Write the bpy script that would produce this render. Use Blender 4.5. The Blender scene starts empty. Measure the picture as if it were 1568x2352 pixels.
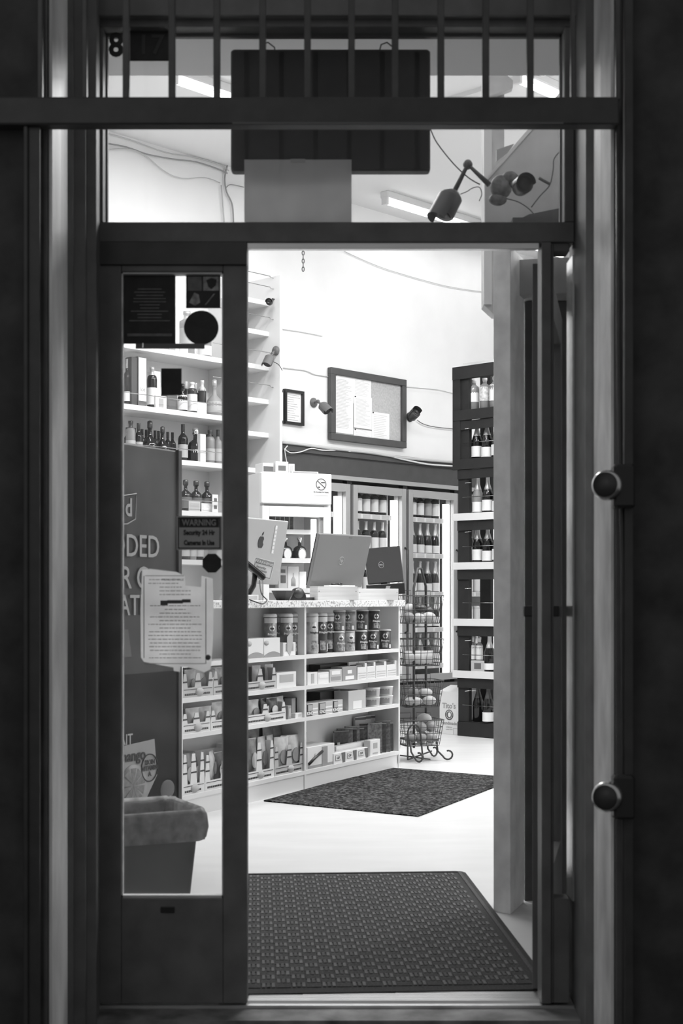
import bpy, math, random
from mathutils import Vector, Matrix
random.seed(7)
scene = bpy.context.scene
COL = scene.collection
# ---------------------------------------------------------------- camera
CAMY, CAMZ, FPX, CX, HY = -3.81, 1.08, 3266.7, 784.0, 1375.0
cd = bpy.data.cameras.new('camera'); cam = bpy.data.objects.new('camera', cd); COL.objects.link(cam)
cd.sensor_fit = 'VERTICAL'; cd.sensor_height = 36; cd.sensor_width = 24; cd.lens = 50
cd.shift_y = (HY - 1176) / 2352
cam.location = (0, CAMY, CAMZ); cam.rotation_euler = (math.pi / 2, 0, 0)
cd.clip_start = 0.05; cd.clip_end = 100
cd.dof.use_dof = True; cd.dof.focus_distance = 11.0; cd.dof.aperture_fstop = 7.1
scene.camera = cam
# ---------------------------------------------------------------- world, exposure
w = bpy.data.worlds.new('night'); scene.world = w; w.use_nodes = True
w.node_tree.nodes['Background'].inputs[0].default_value = (1, 1, 1, 1)
w.node_tree.nodes['Background'].inputs[1].default_value = 0.20
vs = scene.view_settings
vs.view_transform = 'Standard'; vs.look = 'None'; vs.gamma = 1; vs.use_curve_mapping = False
vs.exposure = 0.0
scene.display_settings.display_device = 'sRGB'
LAMP = 29.0     # watts of each ceiling tube light
# street lamp behind the photographer, weak
ld = bpy.data.lights.new('street_light', 'AREA'); ld.energy = 26; ld.size = 4.0
lo = bpy.data.objects.new('street_light', ld); COL.objects.link(lo)
lo.location = (-3.2, -6.5, 4.5)
lo.rotation_euler = (Vector((0.3, 0, 0.6)) - Vector(lo.location)).to_track_quat('-Z', 'Y').to_euler()

# ---------------------------------------------------------------- materials
_m = {}
def M(name, g=0.5, rough=0.5, metal=0.0, noise=0.0, scale=8.0, emit=0.0, spec=0.5, bump=0.0, coat=0.0, stretch=(1, 1, 1)):
    if name in _m: return _m[name]
    m = bpy.data.materials.new(name); m.use_nodes = True; _m[name] = m
    nt = m.node_tree; b = nt.nodes['Principled BSDF']
    b.inputs['Base Color'].default_value = (g, g, g, 1)
    b.inputs['Roughness'].default_value = rough; b.inputs['Metallic'].default_value = metal
    b.inputs['Specular IOR Level'].default_value = spec
    if coat: b.inputs['Coat Weight'].default_value = coat
    if emit:
        b.inputs['Emission Color'].default_value = (1, 1, 1, 1); b.inputs['Emission Strength'].default_value = emit
    if noise or bump:
        tc = nt.nodes.new('ShaderNodeTexCoord'); mp = nt.nodes.new('ShaderNodeMapping'); mp.inputs['Scale'].default_value = stretch
        n = nt.nodes.new('ShaderNodeTexNoise'); n.inputs['Scale'].default_value = scale; n.inputs['Detail'].default_value = 6
        nt.links.new(tc.outputs['Object'], mp.inputs['Vector']); nt.links.new(mp.outputs['Vector'], n.inputs['Vector'])
    if noise:
        r = nt.nodes.new('ShaderNodeMapRange'); r.inputs[1].default_value = .3; r.inputs[2].default_value = .7
        r.inputs[3].default_value = max(0, g * (1 - noise)); r.inputs[4].default_value = min(1, g * (1 + noise))
        nt.links.new(n.outputs['Fac'], r.inputs[0])
        c = nt.nodes.new('ShaderNodeCombineColor')
        for i in range(3): nt.links.new(r.outputs[0], c.inputs[i])
        nt.links.new(c.outputs[0], b.inputs['Base Color'])
    if bump:
        bp = nt.nodes.new('ShaderNodeBump'); bp.inputs['Strength'].default_value = bump; bp.inputs['Distance'].default_value = .01
        nt.links.new(n.outputs['Fac'], bp.inputs['Height']); nt.links.new(bp.outputs[0], b.inputs['Normal'])
    return m
def glass_mat(name, refl=0.05, haze=0.0, hn=False):
    if name in _m: return _m[name]
    m = bpy.data.materials.new(name); m.use_nodes = True; _m[name] = m
    nt = m.node_tree; nt.nodes.clear()
    out = nt.nodes.new('ShaderNodeOutputMaterial'); t = nt.nodes.new('ShaderNodeBsdfTransparent')
    t.inputs[0].default_value = (.97, .97, .97, 1)
    g = nt.nodes.new('ShaderNodeBsdfGlossy'); g.inputs['Roughness'].default_value = .03
    mx = nt.nodes.new('ShaderNodeMixShader'); mx.inputs[0].default_value = refl
    nt.links.new(t.outputs[0], mx.inputs[1]); nt.links.new(g.outputs[0], mx.inputs[2])
    last = mx
    if haze:
        d = nt.nodes.new('ShaderNodeBsdfTranslucent'); d.inputs[0].default_value = (.9, .9, .9, 1)
        m2 = nt.nodes.new('ShaderNodeMixShader'); m2.inputs[0].default_value = haze
        if hn:
            tc = nt.nodes.new('ShaderNodeTexCoord'); n = nt.nodes.new('ShaderNodeTexNoise'); n.inputs['Scale'].default_value = 5
            r = nt.nodes.new('ShaderNodeMapRange'); r.inputs[1].default_value = .42; r.inputs[2].default_value = .75
            r.inputs[3].default_value = haze * .4; r.inputs[4].default_value = haze * 2.5
            nt.links.new(tc.outputs['Object'], n.inputs['Vector']); nt.links.new(n.outputs['Fac'], r.inputs[0]); nt.links.new(r.outputs[0], m2.inputs[0])
        nt.links.new(last.outputs[0], m2.inputs[1]); nt.links.new(d.outputs[0], m2.inputs[2]); last = m2
    nt.links.new(last.outputs[0], out.inputs[0])
    return m
def speckle_mat(name, g1, g2, scale, lo, hi, rough=.35, spec=.5):
    if name in _m: return _m[name]
    m = M(name, g1, rough, spec=spec)
    nt = m.node_tree; b = nt.nodes['Principled BSDF']
    tc = nt.nodes.new('ShaderNodeTexCoord'); n = nt.nodes.new('ShaderNodeTexNoise'); n.inputs['Scale'].default_value = scale; n.inputs['Detail'].default_value = 3
    r = nt.nodes.new('ShaderNodeMapRange'); r.inputs[1].default_value = lo; r.inputs[2].default_value = hi
    r.inputs[3].default_value = g1; r.inputs[4].default_value = g2
    c = nt.nodes.new('ShaderNodeCombineColor')
    nt.links.new(tc.outputs['Object'], n.inputs['Vector']); nt.links.new(n.outputs['Fac'], r.inputs[0])
    for i in range(3): nt.links.new(r.outputs[0], c.inputs[i])
    nt.links.new(c.outputs[0], b.inputs['Base Color'])
    return m

WALLP = M('white_wall_paint', .80, .7, noise=.03, scale=3, bump=.08)
CEIL = M('ceiling_paint', .80, .8)
FLOORM = M('pale_vinyl_floor', .64, .38, noise=.05, scale=2.2, stretch=(1, 3, 1), bump=.03)
DARKP = M('dark_painted_metal', .15, .5, noise=.18, scale=14)
GATEM = M('gate_bar_paint', .07, .4, noise=.2, scale=20)
DARKP2 = M('black_painted_metal', .045, .45, noise=.2, scale=20)
STUCCO = M('dark_stucco', .05, .8, noise=.5, scale=9, bump=.5)
PILASTER = M('pilaster_glow_paint', .7, .4, noise=.35, scale=11, stretch=(1, 1, .35), bump=.15)
ALU = M('brushed_aluminium', .7, .45, metal=.15, noise=.25, scale=30, stretch=(.15, 1, 1))
ALUP = M('polished_aluminium', .92, .3, metal=1, noise=.08, scale=30, stretch=(.1, 1, 1))
CHROME = M('chrome', .8, .12, metal=1)
PAVE = M('worn_pavement', .11, .75, noise=.75, scale=5, bump=.4)
WHITE = M('white_laminate', .74, .4)
WHITE2 = M('off_white_plastic', .74, .35)
POST = M('painted_wooden_post', .85, .5, noise=.15, scale=10, bump=.2)
BLACKM = M('black_plastic', .02, .35)
CHAR = M('charcoal_plastic', .05, .3)
GREY3 = M('mid_grey', .3, .5)
GREY2 = M('dark_grey', .13, .5)
GREY5 = M('light_grey', .5, .45)
PAPER = M('white_paper', .82, .8, noise=.03, scale=10)
INK = M('print_ink', .05, .7)
INKG = M('grey_ink', .35, .8)
HEADER = M('dark_header_board', .06, .6, noise=.1, scale=10)
RACKB = M('black_stained_wood', .014, .8, noise=.25, scale=12, bump=.1)
WOODL = M('pale_pine', .62, .55, noise=.15, scale=6, stretch=(.5, .5, 9))
CORK = M('grey_cork', .45, .9, noise=.12, scale=60)
MATM = M('charcoal_carpet', .03, .95, noise=.5, scale=160, bump=.4)
MATR2 = M('pale_carpet_ribs', .12, .95, noise=.35, scale=120)
MATR = M('carpet_ribs', .065, .95, noise=.35, scale=120)
MATF = speckle_mat('flecked_carpet', .012, .13, 60, .45, .68, .95, .1)
GRANITE = speckle_mat('speckled_laminate', .28, .78, 95, .36, .5)
SILVER = M('silver_shell', .42, .35, metal=.25)
MONG = M('grey_monitor_back', .2, .38, metal=.3)
COOLF = M('cooler_frame', .42, .4, metal=.35)
COOLIN = M('cooler_interior', .8, .5)
DGLASS = M('dark_bottle_glass', .008, .05, spec=.5)
MGLASS = M('amber_bottle_glass', .035, .08, spec=.5)
LGLASS = M('pale_bottle_glass', .24, .06, spec=.6)
FOIL = M('bottle_foil', .55, .35, metal=.4)
DFOIL = M('dark_foil', .08, .3, metal=.4)
LABEL = M('bottle_label', .8, .6)
LABELG = M('grey_bottle_label', .42, .6)
FRUITL = M('pale_fruit_skin', .5, .45, noise=.1, scale=30)
FRUITM = M('mid_fruit_skin', .26, .45, noise=.15, scale=40)
FRUITD = M('dark_fruit_skin', .035, .3)
CARD = M('grey_cardboard', .5, .7)
BAGL = M('pale_snack_film', .62, .3, noise=.2, scale=25)
BAGM = M('mid_snack_film', .3, .3, noise=.4, scale=25)
BAGD = M('dark_snack_film', .08, .25, noise=.5, scale=25)
TUBE = M('lit_tube', .9, .5, emit=4.5)
LEDM = M('lit_cooler_tube', .9, .5, emit=3.0)
GLASSW = glass_mat('window_glass', .015, .01)
GLASSS = glass_mat('smeared_glass', .03, .011, True)
GLASSC = glass_mat('cooler_glass', .02, .0)
STICK = M('dark_sticker', .02, .6, noise=.4, scale=30)
STICK2 = M('sticker_grey', .16, .6, noise=.3, scale=40)
BINP = M('grey_bin_plastic', .22, .5, noise=.1, scale=6)
LINER = M('thin_bin_liner', .5, .3, noise=.2, scale=15, bump=.6)

# ---------------------------------------------------------------- mesh helpers
class MB:
    def __init__(s): s.v = []; s.f = []; s.sm = []
    def add(s, vs, fs, smooth=False):
        o = len(s.v); s.v += [tuple(p) for p in vs]; s.f += [tuple(i + o for i in f) for f in fs]; s.sm += [smooth] * len(fs); return s
    def box(s, x0, x1, y0, y1, z0, z1, mtx=None):
        vs = [Vector((x, y, z)) for z in (z0, z1) for y in (y0, y1) for x in (x0, x1)]
        if mtx is not None: vs = [mtx @ p for p in vs]
        return s.add(vs, [(0, 2, 3, 1), (4, 5, 7, 6), (0, 1, 5, 4), (2, 6, 7, 3), (0, 4, 6, 2), (1, 3, 7, 5)])
    def cbox(s, x0, x1, y0, y1, z0, z1, c=.003, mtx=None):   # box with chamfered vertical and top edges
        vs = []; fs = []
        lv = [(0, 0, 0), (c, 0, 0)] 
        def ring(z, i):
            a, b, p, q = x0 + i, x1 - i, y0 + i, y1 - i
            return [(a + c, p, z), (b - c, p, z), (b, p + c, z), (b, q - c, z), (b - c, q, z), (a + c, q, z), (a, q - c, z), (a, p + c, z)]
        rings = [ring(z0, c * .6), ring(z0 + c, 0), ring(z1 - c, 0), ring(z1, c * .6)]
        for r in rings: vs += [Vector(p) for p in r]
        for k in range(3):
            for j in range(8): fs.append((k * 8 + j, k * 8 + (j + 1) % 8, k * 8 + 8 + (j + 1) % 8, k * 8 + 8 + j))
        fs.append(tuple(reversed(range(8)))); fs.append(tuple(range(24, 32)))
        if mtx is not None: vs = [mtx @ p for p in vs]
        return s.add(vs, fs)
    def prism(s, pts, vec, mtx=None):    # polygon pts (3d) extruded by vec
        n = len(pts); a = [Vector(p) for p in pts]; b = [p + Vector(vec) for p in a]
        vs = a + b
        if mtx is not None: vs = [mtx @ p for p in vs]
        return s.add(vs, [tuple(reversed(range(n))), tuple(range(n, 2 * n))] + [(i, (i + 1) % n, n + (i + 1) % n, n + i) for i in range(n)])
    def tube(s, pts, r, n=6, closed=False, rf=None):
        pts = [Vector(p) for p in pts]; m = len(pts); vs = []; fs = []
        up = None
        for i, p in enumerate(pts):
            if closed: t = pts[(i + 1) % m] - pts[i - 1]
            else: t = pts[min(i + 1, m - 1)] - pts[max(i - 1, 0)]
            t = t.normalized() if t.length > 1e-9 else Vector((0, 0, 1))
            if up is None:
                up = t.cross(Vector((0, 0, 1)))
                if up.length < .05: up = t.cross(Vector((0, 1, 0)))
                up.normalize()
            else:
                up = (up - t * up.dot(t)); up = up.normalized() if up.length > 1e-6 else t.orthogonal().normalized()
            bt = t.cross(up); rr = r * (rf(i / (m - 1)) if rf else 1)
            for k in range(n):
                a = 2 * math.pi * k / n; vs.append(p + (up * math.cos(a) + bt * math.sin(a)) * rr)
        for i in range(m if closed else m - 1):
            j = (i + 1) % m
            for k in range(n): fs.append((i * n + k, i * n + (k + 1) % n, j * n + (k + 1) % n, j * n + k))
        if not closed: fs += [tuple(reversed(range(n))), tuple(range((m - 1) * n, m * n))]
        return s.add(vs, fs, True)
    def lathe(s, prof, n=16, mtx=None, sx=1, sy=1, smooth=True):   # prof: (r,z) bottom->top
        vs = []; fs = []; m = len(prof)
        for r, z in prof:
            for k in range(n):
                a = 2 * math.pi * k / n; vs.append(Vector((r * math.cos(a) * sx, r * math.sin(a) * sy, z)))
        for i in range(m - 1):
            for k in range(n): fs.append((i * n + k, i * n + (k + 1) % n, (i + 1) * n + (k + 1) % n, (i + 1) * n + k))
        if prof[0][0] > 1e-5: fs.append(tuple(reversed(range(n))))
        if prof[-1][0] > 1e-5: fs.append(tuple(range((m - 1) * n, m * n)))
        if mtx is not None: vs = [mtx @ p for p in vs]
        return s.add(vs, fs, smooth)
    def ball(s, c, r, n=12, sq=(1, 1, 1)):
        prof = [(math.sin(math.pi * i / 8) * r + 1e-6, -math.cos(math.pi * i / 8) * r) for i in range(9)]
        return s.lathe(prof, n, Matrix.Translation(c) @ Matrix.Diagonal((*sq, 1)))
    def build(s, name, mat, parent=None, bevel=0):
        me = bpy.data.meshes.new(name); me.from_pydata(s.v, [], s.f); me.validate()
        me.materials.append(mat)
        if len(me.polygons) == len(s.sm):
            me.polygons.foreach_set('use_smooth', s.sm)
        o = bpy.data.objects.new(name, me); COL.objects.link(o)
        if parent is not None: o.parent = parent
        if bevel:
            b = o.modifiers.new('b', 'BEVEL'); b.width = bevel; b.segments = 2; b.limit_method = 'ANGLE'
        return o
def tag(o, label, cat, group=None, kind=None):
    o['label'] = label; o['category'] = cat
    if group: o['group'] = group
    if kind: o['kind'] = kind
    return o
def thing(name, label, cat, loc=(0, 0, 0), rz=0, group=None):
    o = bpy.data.objects.new(name, None); COL.objects.link(o); o.location = loc; o.rotation_euler = (0, 0, rz)
    o.empty_display_size = .05
    return tag(o, label, cat, group)
def struct(name, label, loc=(0, 0, 0), rz=0):
    o = bpy.data.objects.new(name, None); COL.objects.link(o); o.location = loc; o.rotation_euler = (0, 0, rz)
    o['kind'] = 'structure'; o['label'] = label; o['category'] = name.split('_')[0]
    return o
def smesh(mb, name, mat, label, loc=(0, 0, 0), rz=0, bevel=0):
    o = mb.build(name, mat, None, bevel); o['kind'] = 'structure'; o['label'] = label; o['category'] = name.split('_')[0]
    o.location = loc; o.rotation_euler = (0, 0, rz); return o
def dup(root, loc, rz, label, group=None):
    r = root.copy(); COL.objects.link(r); r.location = loc; r.rotation_euler = (0, 0, rz); r['label'] = label
    if group: r['group'] = group
    for ch in list(root.children):
        c = ch.copy(); COL.objects.link(c); c.parent = r
        for g in ch.children:
            d = g.copy(); COL.objects.link(d); d.parent = c
    return r
_tc = {}
def text_part(s, size, mat, parent, loc, rot=0.0, tilt=None, ext=.0006, align='CENTER', name='lettering', sx=1.0, bold=0.0):
    key = (s, size, ext, align, sx, bold, mat.name)
    if key not in _tc:
        cu = bpy.data.curves.new('t', 'FONT'); cu.body = s; cu.size = size; cu.extrude = ext; cu.align_x = align; cu.align_y = 'CENTER'; cu.resolution_u = 3
        cu.offset = bold
        ob = bpy.data.objects.new('t', cu); COL.objects.link(ob); bpy.context.view_layer.update()
        me = bpy.data.meshes.new_from_object(ob.evaluated_get(bpy.context.evaluated_depsgraph_get()))
        bpy.data.objects.remove(ob)
        me.transform(Matrix.Rotation(math.pi / 2, 4, 'X') @ Matrix.Diagonal((sx, 1, 1, 1))); me.materials.clear(); me.materials.append(mat)
        me.name = 'lettering'; _tc[key] = me
    o = bpy.data.objects.new(name, _tc[key]); COL.objects.link(o); o.parent = parent
    o.location = loc; o.rotation_euler = tilt if tilt else (0, rot, 0)
    return o
class Frame:
    def __init__(s, ox, oy, ang):
        s.o = Vector((ox, oy)); s.ang = ang; s.ex = Vector((math.cos(ang), math.sin(ang))); s.ey = Vector((-math.sin(ang), math.cos(ang)))
    def hit(s, px, ly=0):
        k = (px - CX) / FPX
        return (k * (s.o.y + ly * s.ey.y - CAMY) - s.o.x - ly * s.ey.x) / (s.ex.x - k * s.ex.y)
    def w(s, lx, ly=0, z=0):
        p = s.o + s.ex * lx + s.ey * ly; return (p.x, p.y, z)
    def z(s, px, py, ly=0):
        return CAMZ + (HY - py) / FPX * (s.w(s.hit(px, ly), ly)[1] - CAMY)
WL = Frame(1.042, 9.09, math.atan2(.729, .684))      # back wall / cooler front plane
CT = Frame(.373, 5.28, math.atan2(.877, .48))        # counter front line, origin at its far right end
RK = Frame(.936, 7.40, math.atan2(-.684, .729))      # wine rack front line
def ordn(i): return ['first', 'second', 'third', 'fourth', 'fifth', 'sixth', 'seventh', 'eighth', 'ninth', 'tenth', 'eleventh', 'twelfth'][i]

# ================================================================= THE SETTING
S0 = FPX / -CAMY
def fx(px, Y=0.0): return (px - CX) / FPX * (Y - CAMY)
def fz(py, Y=0.0): return CAMZ + (HY - py) / FPX * (Y - CAMY)
CH = 4.38
smesh(MB().box(-3.6, 3.6, .08, 12.2, -.1, 0), 'floor', FLOORM, 'pale vinyl shop floor')
smesh(MB().box(-4, 4, -5, .1, -.2, -.035), 'pavement', PAVE, 'worn dark pavement in front of the door')
smesh(MB().box(-3.7, 3.7, .08, 12.2, CH, CH + .1), 'ceiling', CEIL, 'high white ceiling')
# back wall slab, behind cooler and shelves (behind the cooler cavity)
wb = MB().box(-7.5, 3.9, .0, .12, 2.22, CH + .05).box(-7.5, -1.98, .0, .12, 0, 2.22).box(2.75, 3.9, 0, .12, 0, 2.22)
wb.box(-2.0, 2.8, .95, 1.0, 0, 2.3)
o = smesh(wb, 'wall_back', WALLP, 'white painted wall running at an angle behind the counter', WL.w(0, 0, 0), WL.ang)
smesh(MB().box(-3.62, -3.5, .08, 12.2, 0, CH), 'wall_left', WALLP, 'white side wall of the shop')
smesh(MB().box(3.5, 3.62, .08, 12.2, 0, CH), 'wall_right', WALLP, 'white right side wall of the shop')
# facade masonry with reveals
def mirror(pts): return pts
lp = [(-3.6, -.46), (-.693, -.46), (-.691, -.25), (fx(152, -.24), -.24), (fx(168, -.22), -.22), (fx(168, -.2), -.19), (fx(196, -.18), -.18), (fx(198, -.16), -.15), (fx(221, -.14), -.14), (fx(223, 0), .1), (-3.6, .1)]
rp = [(3.6, -.46), (.646, -.46), (.634, -.25), (fx(1358, -.24), -.24), (fx(1345, -.22), -.22), (fx(1343, -.2), -.19), (fx(1321, -.05), -.14), (fx(1321, 0), .1), (3.6, .1)]
smesh(MB().prism([(x, y, -.035) for x, y in lp], (0, 0, 4.5)), 'wall_front_left', PILASTER if 0 else DARKP, 'dark painted doorway reveal left of the door')
smesh(MB().prism([(x, y, -.035) for x, y in reversed(rp)], (0, 0, 4.5)), 'wall_front_right', DARKP, 'dark painted doorway reveal right of the door')
# panels facing into the doorway, their pale paint standing in for interior glow
smesh(MB().prism([(-.6905, -.452, -.03), (-.684, -.446, -.03), (-.680, -.36, -.03), (-.683, -.262, -.03), (-.6905, -.255, -.03)], (0, 0, 3.4)), 'trim_1', M('left_glow_paint', .9, .4, noise=.3, scale=11, stretch=(1, 1, .35), bump=.15), 'worn rounded pilaster strip left of the door, interior glow painted in', bevel=.002)  # paler than the right strip to make up for weaker light here
smesh(MB().prism([(.6435, -.452, -.03), (.637, -.446, -.03), (.628, -.36, -.03), (.629, -.262, -.03), (.6355, -.255, -.03)][::-1], (0, 0, 3.4)), 'trim_2', PILASTER, 'worn rounded pilaster strip right of the door, interior glow painted in', bevel=.002)
smesh(MB().box(-3.6, -.70, -.47, -.455, -.03, 4.4), 'trim_3', STUCCO, 'dark rough outer wall on the left')
smesh(MB().box(.66, 3.6, -.47, -.455, -.03, 4.4), 'trim_4', STUCCO, 'dark rough outer wall on the right')
smesh(MB().box(-.70, .68, -.05, .1, fz(52), 4.4), 'wall_front_top', DARKP, 'dark panel above the transom window')
# soffit inside over the door and bulkhead
smesh(MB().box(-3.5, 3.5, .1, .50, 2.665, CH), 'ceiling_soffit', M('soffit_paint', .85, .8), 'dropped soffit just inside the transom')

# threshold
th = struct('trim_5', 'ridged aluminium door threshold', (0, 0, 0))
mb = MB().box(fx(222), fx(1316), -.02, .10, -.034, -.004)
mb.build('sill_plate', ALUP, th)
for k in range(6):
    MB().box(fx(569), fx(1241), .004 + k * .015, .011 + k * .015, -.004, .003).build('ridge', ALUP, th)
smesh(MB().box(-.66, .64, -.13, -.015, -.034, -.012), 'trim_6', M('worn_step', .2, .7, noise=.7, scale=9, bump=.3), 'worn stone step below the threshold')

# transom window
T = struct('window_1', 'transom window above the door')
z0, z1 = fz(514), fz(68)
mb = MB().box(fx(220), fx(1316), -.02, .06, fz(560), z0).box(fx(220), fx(1316), -.02, .06, z1, fz(50)).box(fx(220), fx(239), -.02, .06, z0, z1).box(fx(1293), fx(1316), -.02, .06, z0, z1)
mb.build('window_frame', DARKP, T, .003)
mb = MB().box(fx(239), fx(1293), .03, .045, z0, z0 + .008).box(fx(239), fx(1293), .03, .045, z1 - .008, z1).box(fx(239), fx(243), .03, .045, z0, z1).box(fx(1289), fx(1293), .03, .045, z0, z1)
mb.build('glazing_bead', GREY2, T)
MB().box(fx(239), fx(1293), .018, .024, z0, z1).build('pane', GLASSW, T)
# fixed sidelight panel left
T = struct('window_2', 'fixed glazed panel left of the door opening')
a, b, gz0, gz1 = 226, 568, fz(2060), fz(627)
mb = MB().box(fx(a), fx(280), -.015, .04, .0, fz(612)).box(fx(513), fx(b), -.015, .04, .0, fz(612)).box(fx(280), fx(513), -.015, .04, gz1, fz(612)).box(fx(280), fx(513), -.015, .04, 0, gz0)
mb.build('stile_frame', DARKP, T, .003)
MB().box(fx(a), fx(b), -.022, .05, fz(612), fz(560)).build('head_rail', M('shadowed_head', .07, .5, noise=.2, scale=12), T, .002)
MB().box(fx(280), fx(513), .012, .018, gz0, gz1).build('pane', GLASSS, T)
mb = MB().box(fx(280), fx(513), -.008, .012, gz0, gz0 + .006).box(fx(280), fx(283), -.008, .012, gz0, gz1).box(fx(510), fx(513), -.008, .012, gz0, gz1).box(fx(280), fx(513), -.008, .012, gz1 - .004, gz1)
mb.build('glazing_bead', ALU, T)
MB().box(fx(371), fx(402), -.02, -.012, fz(2093), fz(2080)).build('vent_slot', BLACKM, T, .001)
# door frame
T = struct('door_1', 'door frame with the door leaf swung inwards')
MB().box(fx(1241), fx(1263), -.02, .06, 0, fz(560)).build('jamb', DARKP, T, .002)
mb = MB()
for k in range(3): mb.box(fx(568), fx(1236), -.012 + k * .02, .001 + k * .02, fz(574) + .004 * k, fz(560))
mb.build('head_track', ALUP, T, .001)
# narrow right sidelight
T = struct('window_3', 'narrow sidelight right of the door opening')
mb = MB().box(fx(1263), fx(1270), -.01, .05, 0, fz(560)).box(fx(1270), fx(1306), -.01, .05, 0, fz(2062)).box(fx(1270), fx(1306), -.01, .05, fz(580), fz(560))
mb.build('window_frame', DARKP, T, .002)
MB().box(.6185, .6245, .0, .0995, fz(2070), fz(585)).build('glazing_bead', ALUP, T)
MB().box(fx(1270), fx(1306), .018, .024, fz(2062), fz(580)).build('pane', GLASSW, T)
# door leaf opened inwards
L = struct('door_2', 'glazed door leaf swung open into the shop', (.545, .09, 0), math.radians(78.5))
lw = .80; lt = .022
mb = MB().box(0, .09, -lt, lt, .01, 2.0).box(lw - .09, lw, -lt, lt, .01, 2.0).box(.09, lw - .09, -lt, lt, 1.90, 2.0).box(.09, lw - .09, -lt, lt, .01, .30)
mb.build('leaf_frame', M('door_leaf_paint', .14, .45, noise=.1), L, .002)
MB().box(.09, lw - .09, -.003, .003, .30, 1.90).build('pane', GLASSW, L)
MB().cbox(.05, .16, -.05, -.022, 1.03, 1.06).cbox(.05, .16, .022, .05, 1.03, 1.06).build('push_bar', BLACKM, L)
def P(px, py, Y): return (fx(px, Y), Y, fz(py, Y))
def transl_mat(name, g, t, noise=0, scale=10):
    if name in _m: return _m[name]
    m = bpy.data.materials.new(name); m.use_nodes = True; _m[name] = m
    nt = m.node_tree; nt.nodes.clear(); out = nt.nodes.new('ShaderNodeOutputMaterial')
    a = nt.nodes.new('ShaderNodeBsdfDiffuse'); b = nt.nodes.new('ShaderNodeBsdfTranslucent'); x = nt.nodes.new('ShaderNodeMixShader'); x.inputs[0].default_value = t
    for n in (a, b): n.inputs[0].default_value = (g, g, g, 1)
    if noise:
        tc = nt.nodes.new('ShaderNodeTexCoord'); n = nt.nodes.new('ShaderNodeTexNoise'); n.inputs['Scale'].default_value = scale; n.inputs['Detail'].default_value = 5
        r = nt.nodes.new('ShaderNodeMapRange'); r.inputs[1].default_value = .3; r.inputs[2].default_value = .7; r.inputs[3].default_value = g * (1 - noise); r.inputs[4].default_value = min(1, g * (1 + noise))
        c = nt.nodes.new('ShaderNodeCombineColor'); nt.links.new(tc.outputs['Object'], n.inputs['Vector']); nt.links.new(n.outputs['Fac'], r.inputs[0])
        for i in range(3): nt.links.new(r.outputs[0], c.inputs[i])
        for k in (a, b): nt.links.new(c.outputs[0], k.inputs[0])
    nt.links.new(a.outputs[0], x.inputs[1]); nt.links.new(b.outputs[0], x.inputs[2]); nt.links.new(x.outputs[0], out.inputs[0])
    return m
TPAPER = transl_mat('thin_notice_paper', .9, .68, .12, 9)
TPAPER2 = transl_mat('thick_sheet', .72, .42, .06)

# ceiling lights (the shop's fluorescent battens, with others added out of view)
def ceiling_light(lx, ly, label, k=1.0, first=[None]):
    loc = WL.w(lx, ly, CH)
    if first[0]:
        r = dup(first[0], loc, WL.ang, label)
        for c in r.children:
            if c.type == 'LIGHT': c.data = c.data.copy(); c.data.energy = LAMP * k
        return r
    t = thing('ceiling_light', label, 'light', loc, WL.ang, 'fluorescent battens on the ceiling'); first[0] = t
    h = MB().cbox(0, 1.24, -.045, .045, -.055, 0, .008).build('housing', WHITE2, t)
    MB().tube([(.03, 0, -.085), (1.21, 0, -.085)], .019, 10).build('tube', TUBE, t)
    for x in (0.0, 1.21): MB().cbox(x, x + .03, -.03, .03, -.11, -.05, .004).build('end_cap', WHITE2, t)
    l = bpy.data.lights.new('tube_light', 'AREA'); l.shape = 'RECTANGLE'; l.size = 1.18; l.size_y = .05; l.energy = LAMP * k
    lo = bpy.data.objects.new('tube_light', l); COL.objects.link(lo); lo.parent = t; lo.location = (.62, 0, -.115)
    return t
ceiling_light(-1.49, -.44, 'fluorescent batten on the ceiling left of the bell headed camera', .12)
ceiling_light(-.18, -.44, 'fluorescent batten over the cooler end of the shop', .12)
ceiling_light(-4.41, -1.27, 'fluorescent batten seen left of the dark hanging board', .7)
ceiling_light(-2.96, -2.83, 'fluorescent batten at the upper right behind the bars', 1.5)
ceiling_light(-1.6, -2.83, 'fluorescent batten farther along the upper right row', 1.3)
ceiling_light(-4.40, -2.83, 'fluorescent batten above the entrance floor', 2.1)
ceiling_light(-5.9, -2.4, 'unseen batten added above the trash bin to light the entrance', 2.6)  # lamp added out of view to brighten the entrance floor
ceiling_light(-3.3, -4.5, 'unseen batten added over the right aisle to light the counter front', 2.1)  # added unseen lamp, brightens the counter front from the right
ceiling_light(-1.7, -4.3, 'unseen batten added over the far end of the right aisle', 1.8)  # second unseen lamp added for the counter's front faces
smesh(MB().box(0, 1.7, -.03, .03, CH - .03, CH), 'trim_7', WHITE, 'white batten strip across the ceiling', (.66, 5.62, 0), math.atan2(-.684, .729))

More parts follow.
